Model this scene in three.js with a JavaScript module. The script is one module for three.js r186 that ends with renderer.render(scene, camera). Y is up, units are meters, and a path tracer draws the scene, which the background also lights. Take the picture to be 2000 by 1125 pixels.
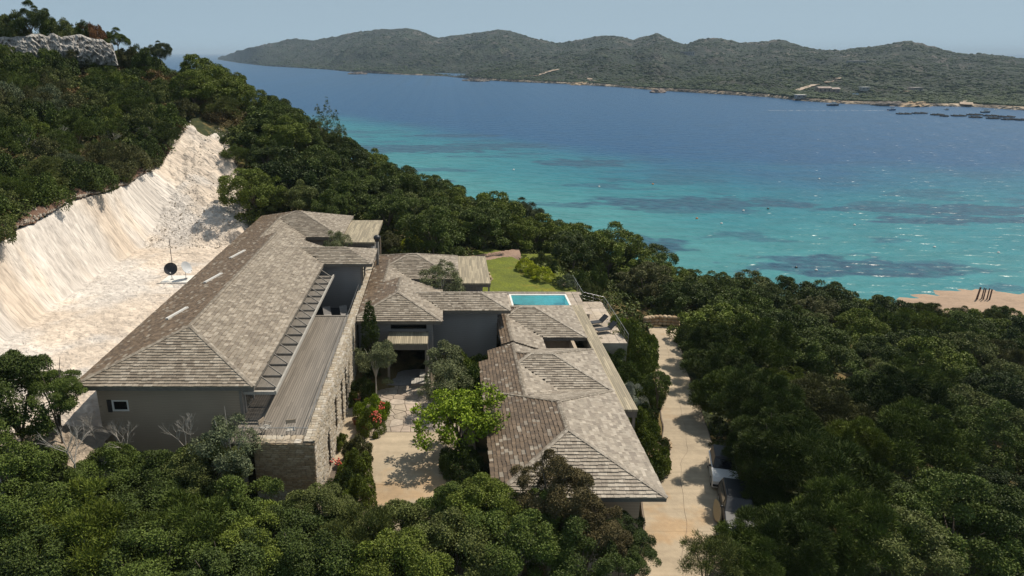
import * as THREE from 'three';
import { mergeGeometries } from 'three/addons/utils/BufferGeometryUtils.js';
import { createNoise2D, createNoise3D } from 'simplex-noise';

// ---------------------------------------------------------------- camera, sky, sun, exposure
const scene = new THREE.Scene();
const FOC = 1400, CX = 868, CYP = 562.5, PITCH = Math.atan(460 / FOC), EYE = 27, SEA = -18;
const camera = new THREE.PerspectiveCamera(2 * Math.atan(562.5 / FOC) * 180 / Math.PI, 2000 / 1125, 0.5, 60000);
camera.position.set(0, EYE, 0);
camera.rotation.set(-PITCH, 0, 0);
camera.setViewOffset(2000, 1125, 132, 0, 2000, 1125);          // the photograph is cropped: its lens axis lies left of the middle
const SUN_AZ = 50 * Math.PI / 180, SUN_EL = 54 * Math.PI / 180;
const sunDir = new THREE.Vector3(Math.sin(SUN_AZ) * Math.cos(SUN_EL), Math.sin(SUN_EL), -Math.cos(SUN_AZ) * Math.cos(SUN_EL));
{
  const W = 512, H = 256, d = new Float32Array(W * H * 4), v = new THREE.Vector3();
  for (let r = 0; r < H; r++) for (let c = 0; c < W; c++) {
    const el = ((r + 0.5) / H - 0.5) * Math.PI, az = ((c + 0.5) / W - 0.5) * 2 * Math.PI;
    v.set(Math.cos(az) * Math.cos(el), Math.sin(el), Math.sin(az) * Math.cos(el));
    const s = v.dot(sunDir), t = Math.pow(Math.max(0, v.y), 0.42), glow = Math.exp((s - 1) * 5) * 0.30 + 0.10 * s;
    const hor = [0.36, 0.49, 0.585], zen = [0.21, 0.265, 0.33];
    for (let k = 0; k < 3; k++) d[(r * W + c) * 4 + k] = (hor[k] + (zen[k] - hor[k]) * t) * (1 + glow * [1.15, 0.95, 0.75][k]);
    d[(r * W + c) * 4 + 3] = 1;
  }
  const t = new THREE.DataTexture(d, W, H, THREE.RGBAFormat, THREE.FloatType);
  t.mapping = THREE.EquirectangularReflectionMapping; t.magFilter = THREE.LinearFilter; t.needsUpdate = true;
  scene.background = t; scene.environment = t;
}
const sun = new THREE.DirectionalLight(new THREE.Color(1, 0.905, 0.765), 4.8);
sun.position.copy(sunDir).multiplyScalar(300).add(new THREE.Vector3(0, 0, -70));
sun.target.position.set(0, 0, -70);
sun.castShadow = true; sun.shadow.radius = 1; sun.shadow.mapSize.set(4096, 4096);
Object.assign(sun.shadow.camera, { left: -150, right: 150, top: 150, bottom: -150, near: 1, far: 800 });
sun.name = 'sun'; scene.add(sun, sun.target);
const renderer = new THREE.WebGLRenderer({ antialias: true });
renderer.toneMapping = THREE.LinearToneMapping;
renderer.toneMappingExposure = 1.08;
renderer.shadowMap.enabled = true;
scene.fog = new THREE.FogExp2(new THREE.Color(0.62, 0.8, 0.98), 0.00009);

// ---------------------------------------------------------------- helpers
const V = (x, y, z) => new THREE.Vector3(x, y, z);
function rng(seed) { let a = seed | 0; return () => { a = (a + 0x6d2b79f5) | 0; let t = Math.imul(a ^ (a >>> 15), 1 | a); t = (t + Math.imul(t ^ (t >>> 7), 61 | t)) ^ t; return ((t ^ (t >>> 14)) >>> 0) / 4294967296; }; }
const R = rng(77);
const n2 = createNoise2D(rng(5)), n3 = createNoise3D(rng(9));
const lerp = THREE.MathUtils.lerp, clamp = THREE.MathUtils.clamp, sstep = (a, b, x) => { const t = clamp((x - a) / (b - a), 0, 1); return t * t * (3 - 2 * t); };
const fbm = (x, y, o = 4) => { let s = 0, a = 0.5; for (let i = 0; i < o; i++) { s += a * n2(x, y); x = x * 2.03 + 13.1; y = y * 2.03 + 7.7; a *= 0.5; } return s; };
const CT = Math.cos(PITCH), ST = Math.sin(PITCH);
// survey of the photograph: the place that a line of sight reaches at distance dist ahead, or at height y
function at(px, py, dist) { const t = (py - CYP) / FOC, h = dist * (ST + t * CT) / (CT - t * ST), zc = dist * CT + h * ST; return V((px - CX) / FOC * zc, EYE - h, -dist); }
function onLevel(px, py, y) { const h = EYE - y, t = (py - CYP) / FOC, dist = h * (CT - t * ST) / (ST + t * CT), zc = dist * CT + h * ST; return V((px - CX) / FOC * zc, y, -dist); }
function seen(x, y, z) { const zc = -z * CT + (EYE - y) * ST; return [CX + FOC * x / zc, CYP + FOC * ((EYE - y) * CT + z * ST) / zc, zc]; }
const taken = new Map();
const numbered = (n) => { const k = taken.get(n) ?? 0; taken.set(n, k + 1); return k ? n + '_' + String(k).padStart(3, '0') : n; };
function shade(o) { o.traverse((m) => { if (m.isMesh) { m.castShadow = true; m.receiveShadow = true; } }); return o; }
function tag(o, label, category, group, kind) { o.userData.label = label; o.userData.category = category; if (group) o.userData.group = group; if (kind) o.userData.kind = kind; return o; }
function thing(name, label, category, [x, y, z] = [0, 0, 0], turn = 0, group) {
  const o = new THREE.Group(); o.name = numbered(name); o.position.set(x, y, z); o.rotation.y = turn; scene.add(o); return tag(o, label, category, group);
}
function part(name, geo, mat, parent, kind) {
  const m = new THREE.Mesh(Array.isArray(geo) ? merge(geo) : geo, mat); m.name = parent ? name : numbered(name); m.castShadow = m.receiveShadow = true; (parent ?? scene).add(m);
  if (kind) m.userData.kind = kind; return m;
}
function structure(name, geo, mat) { const m = part(name, geo, mat); m.userData.kind = 'structure'; return m; }
function merge(list) {
  const any = list.some((g) => g.index), l = list.map((g) => { const k = any && g.index ? g.toNonIndexed() : g; for (const n of Object.keys(k.attributes)) if (!['position', 'normal', 'uv', 'color'].includes(n)) k.deleteAttribute(n); return k; });
  return l.length === 1 ? l[0] : mergeGeometries(l);
}
// a box from corner to corner with uv in metres
function box(x0, x1, y0, y1, z0, z1) {
  const g = new THREE.BoxGeometry(x1 - x0, y1 - y0, z1 - z0), p = g.attributes.position, n = g.attributes.normal, uv = g.attributes.uv;
  g.translate((x0 + x1) / 2, (y0 + y1) / 2, (z0 + z1) / 2);
  for (let i = 0; i < p.count; i++) { const ax = Math.abs(n.getX(i)), ay = Math.abs(n.getY(i)); if (ay > 0.5) uv.setXY(i, p.getX(i), p.getZ(i)); else if (ax > 0.5) uv.setXY(i, p.getZ(i), p.getY(i)); else uv.setXY(i, p.getX(i), p.getY(i)); }
  return g;
}
function bar(a, b, r, sides = 6, r2 = r) {
  const d = b.clone().sub(a), L = d.length(), g = new THREE.CylinderGeometry(r2, r, L, sides, 1);
  g.applyQuaternion(new THREE.Quaternion().setFromUnitVectors(V(0, 1, 0), d.divideScalar(L))); g.translate((a.x + b.x) / 2, (a.y + b.y) / 2, (a.z + b.z) / 2); return g;
}
// periodic noise and textures
const hash = (x, y, s) => { let h = Math.imul(x, 374761393) + Math.imul(y, 668265263) + Math.imul(s, 1274126177); h = Math.imul(h ^ (h >>> 13), 1274126177); return ((h ^ (h >>> 16)) >>> 0) / 4294967296; };
function pn(u, v, px, py, s) { const x = u * px, y = v * py, ix = Math.floor(x), iy = Math.floor(y), fx = x - ix, fy = y - iy, a = fx * fx * (3 - 2 * fx), b = fy * fy * (3 - 2 * fy), w = (i, m) => ((i % m) + m) % m;
  return lerp(lerp(hash(w(ix, px), w(iy, py), s), hash(w(ix + 1, px), w(iy, py), s), a), lerp(hash(w(ix, px), w(iy + 1, py), s), hash(w(ix + 1, px), w(iy + 1, py), s), a), b); }
function pf(u, v, p, s, o = 4, q = p) { let t = 0, a = 0.5, m = 0; for (let i = 0; i < o; i++) { t += a * pn(u, v, p, q, s + i); m += a; a *= 0.55; p *= 2; q *= 2; } return t / m; }
function texture(w, h, fn, { color = true, repeat = [1, 1], wrap = THREE.RepeatWrapping } = {}) {
  const d = new Uint8Array(w * h * 4);
  for (let y = 0; y < h; y++) for (let x = 0; x < w; x++) { const c = fn((x + 0.5) / w, (y + 0.5) / h), i = (y * w + x) * 4; for (let k = 0; k < 3; k++) d[i + k] = clamp((Array.isArray(c) ? c[k] : c) * 255, 0, 255); d[i + 3] = 255; }
  const t = new THREE.DataTexture(d, w, h); t.wrapS = t.wrapT = wrap; t.repeat.set(...repeat); t.magFilter = THREE.LinearFilter; t.minFilter = THREE.LinearMipmapLinearFilter; t.generateMipmaps = true; if (color) t.colorSpace = THREE.SRGBColorSpace; t.needsUpdate = true; return t;
}
const col = (r, g, b) => new THREE.Color().setRGB(r, g, b);
const M = (c, o = {}) => new THREE.MeshStandardMaterial({ color: col(...c), roughness: 0.85, ...o });
const grey = (a) => [a, a, a];

// ---------------------------------------------------------------- materials
const grainTex = texture(256, 256, (u, v) => grey(0.72 + 0.28 * pf(u, v, 48, 3, 3, 3) - 0.22 * (pn(u, v, 90, 4, 11) > 0.8 ? 1 : 0) * pn(u, v, 20, 8, 4)), { repeat: [0.9, 0.9] });
const grainBump = texture(256, 256, (u, v) => grey(pf(u, v, 64, 3, 3, 3)), { color: false, repeat: [0.9, 0.9] });
const sidingTex = texture(512, 64, (u, v) => grey(0.78 + 0.22 * pf(u, v, 6, 303, 4, 24) - 0.12 * sstep(0.62, 0.8, pf(u, v, 5, 311, 3, 3))));
const blotch = texture(512, 512, (u, v) => grey(0.6 + 0.28 * pf(u, v, 4, 21, 5) + 0.18 * (pf(u, v, 40, 31, 3) - 0.5) + 0.06), { repeat: [0.12, 0.12] });
const fineBump = texture(256, 256, (u, v) => grey(pf(u, v, 24, 41, 3)), { color: false, repeat: [0.6, 0.6] });
// boards laid side by side along v: joints are grooves in the relief
function boards(n, joint, seed, tone = 0.3) {
  const c = texture(512, 512, (u, v) => { const k = Math.floor(u * n), e = Math.abs(u * n - k - 0.5) * 2, l = hash(k, Math.floor(v * 3 + hash(k, 9, seed) * 3) % 3, seed); return grey((0.82 - tone / 2 + tone * l) * (0.86 + 0.24 * pf(u, v, 128, seed + 3, 2, 4)) * (e > 1 - joint ? 0.45 : 1)); });
  const b = texture(512, 512, (u, v) => { const e = Math.abs(u * n - Math.floor(u * n) - 0.5) * 2; return grey(e > 1 - joint ? 0 : 0.75 + 0.25 * pf(u, v, 128, seed + 5, 2, 4)); }, { color: false });
  return [c, b];
}
const [deckC, deckB] = boards(14, 0.12, 61, 0.14), [flatC, flatB] = boards(14, 0.10, 71, 0.22);
for (const t of [deckC, deckB]) t.repeat.set(0.5, 0.12);
for (const t of [flatC, flatB]) t.repeat.set(0.5, 0.15);
const mat = {
  shingle: new THREE.MeshStandardMaterial({ vertexColors: true, map: grainTex, bumpMap: grainBump, bumpScale: 0.01, roughness: 0.5 }),
  deckUnder: M([0.05, 0.042, 0.035]),
  siding: M([0.47, 0.37, 0.27], { map: sidingTex, roughness: 0.75 }),
  fascia: M([0.2, 0.175, 0.145], { map: grainTex, roughness: 0.7 }),
  deck: M([0.33, 0.29, 0.245], { map: deckC, bumpMap: deckB, bumpScale: 0.01, roughness: 0.5 }),
  flat: M([0.5, 0.42, 0.285], { map: flatC, bumpMap: flatB, bumpScale: 0.008, roughness: 0.62 }),
  timber: M([0.3, 0.27, 0.235], { map: grainTex, roughness: 0.7 }),
  paleTimber: M([0.5, 0.47, 0.42], { map: grainTex, roughness: 0.65 }),
  darkFloor: M([0.045, 0.045, 0.048], { roughness: 0.6 }),
  slate: M([0.33, 0.315, 0.305], { map: sidingTex, roughness: 0.75 }),
  steel: M([0.45, 0.45, 0.44], { metalness: 0.85, roughness: 0.35 }),
  darkSteel: M([0.035, 0.035, 0.038], { metalness: 0.3, roughness: 0.45 }),
  glass: new THREE.MeshPhysicalMaterial({ color: col(0.75, 0.82, 0.82), transmission: 1, thickness: 0, roughness: 0.03, ior: 1.5 }),
  darkPane: new THREE.MeshPhysicalMaterial({ color: col(0.008, 0.009, 0.01), roughness: 0.35, specularIntensity: 0.3 }),
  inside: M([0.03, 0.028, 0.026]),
  white: M([0.72, 0.7, 0.66], { roughness: 0.6 }),
  concrete: M([0.56, 0.49, 0.4], { map: blotch, bumpMap: fineBump, bumpScale: 0.006, roughness: 0.9 }),
  joint: M([0.26, 0.2, 0.15], { map: blotch }),
  stoneCore: M([0.3, 0.24, 0.17], { map: blotch }),
  terracotta: M([0.36, 0.13, 0.07], { map: blotch, roughness: 0.8 }),
  bark: M([0.12, 0.095, 0.07], { bumpMap: fineBump, bumpScale: 0.02 }),
  deadWood: M([0.36, 0.33, 0.29], { bumpMap: fineBump, bumpScale: 0.01 }),
  rubber: M([0.02, 0.02, 0.02]),
};
const TONES = [[0.366, 0.305, 0.235], [0.314, 0.259, 0.196], [0.42, 0.356, 0.278], [0.262, 0.212, 0.16], [0.344, 0.289, 0.222], [0.484, 0.416, 0.331], [0.195, 0.134, 0.082], [0.166, 0.113, 0.069], [0.228, 0.158, 0.1], [0.141, 0.096, 0.059]];   // last four: darker browns for most shingles on the left-facing slopes
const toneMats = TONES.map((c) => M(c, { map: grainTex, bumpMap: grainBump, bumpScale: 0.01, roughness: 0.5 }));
const flagMats = [[0.66, 0.55, 0.44], [0.6, 0.5, 0.39], [0.7, 0.59, 0.48], [0.62, 0.5, 0.4]].map((c) => M(c, { map: blotch, bumpMap: fineBump, bumpScale: 0.008 }));
const stoneTones = [[0.57, 0.48, 0.36], [0.5, 0.41, 0.3], [0.63, 0.55, 0.43], [0.54, 0.44, 0.31], [0.68, 0.6, 0.49]];
const stoneMats = stoneTones.map((c) => M([c[0] * 1.12, c[1] * 0.96, c[2] * 0.78], { map: blotch, bumpMap: fineBump, bumpScale: 0.02 }));
const stoneVC = new THREE.MeshStandardMaterial({ vertexColors: true, map: blotch, bumpMap: fineBump, bumpScale: 0.02, roughness: 0.9 });

// ---------------------------------------------------------------- terrain
// levels read off the place: [x, z, y]
const CTRL = [[-62, -118, 25.5], [-52, -112, 24], [-85, -105, 31], [-120, -110, 36], [-57, -100, 22.5], [-50, -80, 18.5], [-45, -60, 15], [-75, -80, 26], [-70, -50, 21], [-55, -40, 15], [-90, -30, 20],
  [-60, -150, 20], [-36, -140, 14], [-17, -125, 7], [-2, -112, 2.6], [10, -102, 0.5], [18, -96, -1.5], [29, -91, -4], [43, -90, -6.5], [60, -95, -10], [76, -108, -14.5], [-26, -106, 14.8], [-34, -100, 16.4], [-36, -92, 14], [-37, -70, 13.2], [-37, -55, 12.6],
  [95, -125, -17.3], [114, -127, -17.4], [150, -118, -17.3], [95, -136, -18.6], [120, -136, -18.6], [160, -128, -18.6], [60, -128, -20], [25, -140, -21], [-12, -175, -22], [-50, -205, -20], [-90, -190, 6], [-130, -180, 22], [-100, -235, -18], [-160, -230, 5],
  [90, -170, -25], [0, -230, -30], [170, -170, -26], [-60, -270, -32],
  [22, -42, -0.8], [30, -40, -2], [45, -42, -5.5], [60, -60, -8.5], [80, -80, -12], [100, -100, -15.3], [25, -28, -1.5], [45, -18, -5.5], [80, -40, -11.5], [130, -80, -15.5], [30, -62, -2.2], [30, -75, -2.8], [14, -76, 2.6], [16, -66, 2], [17, -56, 0.6],
  [-4, -42, 2.8], [0, -35, 2.6], [6, -45, 2.4], [15, -38, -0.3], [20, -58, -0.3], [22, -68, -0.3], [9, -64, 3.6], [6, -75, 4.1], [3, -84, 4.4], [-15, -45, 5.2], [-22, -36, 5.6], [-23, -31, 3.8], [-10, -31, 1.6], [-20, -22, -0.5], [0, -26, 0], [11, -29, -0.4], [-31, -31, 5.5], [-42, -30, 8.5], [-42, -18, 5], [-30, -14, -1], [-15, -70, 6.4], [-15, -82, 7.4], [-5, -85, 5.4], [-24, -84, 8.6],
  [-20, 0, -4], [20, 0, -5], [60, 0, -9], [-60, 0, 8], [0, 40, -12]];
const tps = (() => {
  const n = CTRL.length, S = 0.01, U = (a, b) => { const r2 = ((a[0] - b[0]) ** 2 + (a[1] - b[1]) ** 2) * S * S; return r2 > 0 ? r2 * Math.log(r2) : 0; }, N = n + 3, A = [];
  for (let i = 0; i < n; i++) { A.push([...CTRL.map((c, j) => U(CTRL[i], c) + (i === j ? 0.0006 : 0)), 1, CTRL[i][0] * S, CTRL[i][1] * S, CTRL[i][2]]); }
  for (let k = 0; k < 3; k++) A.push([...CTRL.map((c) => (k === 0 ? 1 : c[k - 1] * S)), 0, 0, 0, 0]);
  for (let i = 0; i < N; i++) { let p = i; for (let r = i + 1; r < N; r++) if (Math.abs(A[r][i]) > Math.abs(A[p][i])) p = r; [A[i], A[p]] = [A[p], A[i]]; for (let r = 0; r < N; r++) if (r !== i) { const k = A[r][i] / A[i][i]; if (k) for (let c = i; c <= N; c++) A[r][c] -= k * A[i][c]; } }
  const w = A.map((r, i) => r[N] / r[i]);
  return (x, z) => { let s = w[n] + w[n + 1] * x * S + w[n + 2] * z * S; for (let i = 0; i < n; i++) { const r2 = ((x - CTRL[i][0]) ** 2 + (z - CTRL[i][1]) ** 2) * S * S; if (r2 > 0) s += w[i] * r2 * Math.log(r2); } return s; };
})();
const natural = (x, z) => { let y = tps(x, z) + 0.25 * n2(x * 0.13, z * 0.13) + 0.12 * n2(x * 0.4, z * 0.4); if (z > -72 && z < -20 && x > 6 && x < 30) { const [a, b] = driveAt(z), d = Math.max(a - x, x - b, 0), lim = 0.05 + 0.01 * (z + 40) - 0.22 + 0.35 * Math.max(0, d - 0.4); if (y > lim) y = lerp(lim, y, sstep(0.6, 3.5, d)); } return y; };
const natural0 = (x, z) => tps(x, z) + 0.25 * n2(x * 0.13, z * 0.13) + 0.12 * n2(x * 0.4, z * 0.4);
const DRIVE = [[-24, 8.4, 13.2], [-29, 9.4, 14.2], [-32.7, 10.6, 15.6], [-37, 12.2, 17.2], [-40.5, 12.8, 18.2], [-43.2, 13.6, 19.0], [-45.2, 15.6, 19.3], [-49, 16.8, 20.0], [-53, 17.6, 20.8], [-59, 19.0, 21.7], [-64, 20.3, 22.8], [-69.5, 21.2, 24.0]];
const driveAt = (z) => { for (let i = 0; i < DRIVE.length - 1; i++) if (z >= DRIVE[i + 1][0]) { const t = clamp((z - DRIVE[i][0]) / (DRIVE[i + 1][0] - DRIVE[i][0]), 0, 1), k = t * t * (3 - 2 * t) * 0.5 + t * 0.5; return [lerp(DRIVE[i][1], DRIVE[i + 1][1], k), lerp(DRIVE[i][2], DRIVE[i + 1][2], k)]; } return [DRIVE.at(-1)[1], DRIVE.at(-1)[2]]; };
// the excavation behind the house: a level floor, a steep white bank on the uphill side, a ramp of rubble at the far end
const footX = (z) => -33.2 + 0.5 * Math.sin(z * 0.11);
function cutShare(x, z) {            // 1 on the floor and the ramp, 0 on untouched ground
  const fx = footX(z), face = 1 - clamp((fx - x) / 3.2, 0, 1);
  const right = z < -78 ? 1 - sstep(-25, -22.5, x + 0.36 * Math.max(0, -82 - z)) : 1 - sstep(-18, -16, x);
  return face * right * (1 - sstep(-36.5, -30.5, z)) * (1 - sstep(-97.5, -102, z + 1.5 * n2(x * 0.4, 2)));
}
const floorY = (z) => 6.55 + 0.42 * clamp(-77 - z, 0, 30);
function cutY(x, z) { const s = cutShare(x, z), n = natural(x, z); return lerp(n, Math.min(n, floorY(z)) , s); }
const inCut = (x, z) => x > -37.6 && x < -16 && z < -30 && z > -106;
const ground = (x, z) => (inCut(x, z) ? cutY(x, z) : natural(x, z));
function sheet(xs, zs, yf, uvf) {
  const nx = xs.length, nz = zs.length, pos = new Float32Array(nx * nz * 3), uv = new Float32Array(nx * nz * 2), idx = [];
  for (let j = 0; j < nz; j++) for (let i = 0; i < nx; i++) { const k = j * nx + i, y = yf(xs[i], zs[j], i, j); pos.set([xs[i], y, zs[j]], k * 3); uv.set(uvf ? uvf(xs[i], zs[j], y) : [xs[i], zs[j]], k * 2); }
  for (let j = 0; j < nz - 1; j++) for (let i = 0; i < nx - 1; i++) { const a = j * nx + i, b = a + 1, c = a + nx, d = c + 1; idx.push(a, c, b, b, c, d); }
  const g = new THREE.BufferGeometry(); g.setAttribute('position', new THREE.BufferAttribute(pos, 3)); g.setAttribute('uv', new THREE.BufferAttribute(uv, 2)); g.setIndex(idx); g.computeVertexNormals(); return g;
}
const steps = (a, b, d) => { const n = Math.max(1, Math.round(Math.abs(b - a) / d)); return Array.from({ length: n + 1 }, (_, i) => a + (b - a) * i / n); };
// ground colours: leaf litter, dry grass and bare pale earth in patches; beach sand low by the water
const soilTex = texture(1024, 1024, (u, v) => { const a = pf(u, v, 8, 1, 5), b = pf(u, v, 40, 7, 3), k = sstep(0.42, 0.62, a + (b - 0.5) * 0.4); return [lerp(0.2, 0.42, k) + 0.12 * (b - 0.5), lerp(0.23, 0.36, k) + 0.12 * (b - 0.5), lerp(0.11, 0.22, k) + 0.08 * (b - 0.5)]; }, { repeat: [0.03, 0.03] });
{
  const yf = (x, z) => { let y = natural(x, z); if (x > -37 && x < -18 && z < -32 && z > -104) y = Math.min(y, cutY(x, z)) - 1.2 * cutShare(x, z) - 0.25; return y - (x > -11 && x < 13 && z < -31 && z > -80 ? 0.7 : 0); };
  const g = sheet(steps(-190, 230, 1.6), steps(30, -330, 1.6), yf);
  structure('terrain', g, M([1, 1, 1], { map: soilTex, bumpMap: fineBump, bumpScale: 0.05, roughness: 1 }));
  // limestone excavation
  const lime = texture(1024, 1024, (u, v) => { const st = pf(u, v, 140, 3, 3, 50), a = pf(u, v, 6, 9, 5), b = pf(u, v, 60, 15, 3), pink = sstep(0.45, 0.65, pf(u, v, 3, 23, 4)); const l = 0.78 + 0.07 * (st - 0.5) + 0.16 * (a - 0.5) + 0.26 * (b - 0.5); return [l + 0.05, l * lerp(0.99, 0.955, pink) + 0.03, l * lerp(0.955, 0.88, pink) + 0.03]; }, { repeat: [0.05, 0.05] });
  const limeB = texture(1024, 1024, (u, v) => grey(0.3 * pf(u, v, 160, 33, 3, 60) + 0.7 * pf(u, v, 70, 35, 4)), { color: false, repeat: [0.05, 0.05] });
  const zs = steps(-30.5, -106, 0.4), xs = [...steps(-37.6, -32, 0.22), ...steps(-31.6, -16, 0.45)];
  const rough = (x, z) => { const f = clamp((footX(z) - x) / 3.2, -0.3, 1.3), onFace = f > 0 && f < 1 ? Math.sin(Math.PI * f) : 0, s = cutShare(x, z);
    return cutY(x, z) + s * (0.10 * n2(x * 1.1, z * 1.1) + 0.06 * n2(x * 2.7, z * 2.7)) + onFace * (0.14 * n2(z * 0.4, x * 0.3) + 0.10 * n2(z * 0.9, x * 1.3 + 9) + 0.07 * n2(z * 2.6, x * 3.1) + 0.05 * n2(z * 5, x * 6)) + (f > 0.8 && f < 1.3 ? 0.28 * Math.abs(n2(z * 2.3, x * 2.3)) : 0) + 0.5 * sstep(-80, -88, z) * s * Math.max(0, n2(x * 0.6, z * 0.6)) + 0.02; };
  const h = sheet(xs, zs, (x, z) => rough(x, z) - 0.5 * (1 - sstep(0, 0.06, cutShare(x, z))), (x, z, y) => [z, (x + y * 0.9)]);
  structure('limestone_cutting', h, M([0.84, 0.83, 0.815], { map: lime, bumpMap: limeB, bumpScale: 0.2, roughness: 0.95 }));
}
{
  const zs = steps(-36, -95, 0.4), us = steps(-0.2, 2.4, 0.2), pos = [], uv = [], idx = [];
  for (const z of zs) for (const u of us) { const x = footX(z) - 3.1 - u, k = 0.16 + 0.22 * n2(z * 0.5, u * 0.8) - 0.55 * sstep(1.0 + 0.9 * n2(z * 0.25, 3), 2.3, u); pos.push(x, natural(x, z) + k - 0.1 * (u < 0 ? 1 : 0) + 0.07 * n2(x * 3, z * 3), z); uv.push(x, z); }
  for (let j = 0; j < zs.length - 1; j++) for (let i = 0; i < us.length - 1; i++) { const a = j * us.length + i, c = a + us.length; idx.push(a, a + 1, c, a + 1, c + 1, c); }
  const g = new THREE.BufferGeometry(); g.setAttribute('position', new THREE.Float32BufferAttribute(pos, 3)); g.setAttribute('uv', new THREE.Float32BufferAttribute(uv, 2)); g.setIndex(idx); g.computeVertexNormals();
  structure('red_earth', g, M([0.27, 0.15, 0.095], { map: blotch, bumpMap: fineBump, bumpScale: 0.12, side: THREE.DoubleSide }));
  const r = rng(12), rg = new THREE.IcosahedronGeometry(1, 0), rocks = new THREE.InstancedMesh(rg, M([1, 1, 1], { map: blotch, roughness: 0.95 }), 5200), m4 = new THREE.Matrix4(), q = new THREE.Quaternion(), c = new THREE.Color();
  for (let i = 0; i < 5200; i++) { const ramp = i < 2600, z = ramp ? -76 - 28 * r() : -37 - 56 * r(), x = ramp ? lerp(-33, -23.5, r()) : footX(z) - 2.9 - 1.4 * r() * r(), s = 0.03 + 0.13 * r() * r() * r() * (ramp ? 1 : 1.5); q.setFromEuler(new THREE.Euler(r() * 6, r() * 6, r() * 6)); m4.compose(V(x, (ramp ? cutY(x, z) + 0.05 : natural(x, z) + 0.1), z), q, V(s * 1.3, s * 0.8, s)); rocks.setMatrixAt(i, m4); const t = r(); rocks.setColorAt(i, c.setRGB(lerp(0.5, 0.7, t), lerp(0.42, 0.62, t), lerp(0.33, 0.52, t))); }
  rocks.name = 'rubble'; rocks.castShadow = rocks.receiveShadow = true; tag(rocks, 'loose pale rubble on the ramp and along the lip of the white bank', 'rubble', null, 'stuff'); scene.add(rocks);
}
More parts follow.
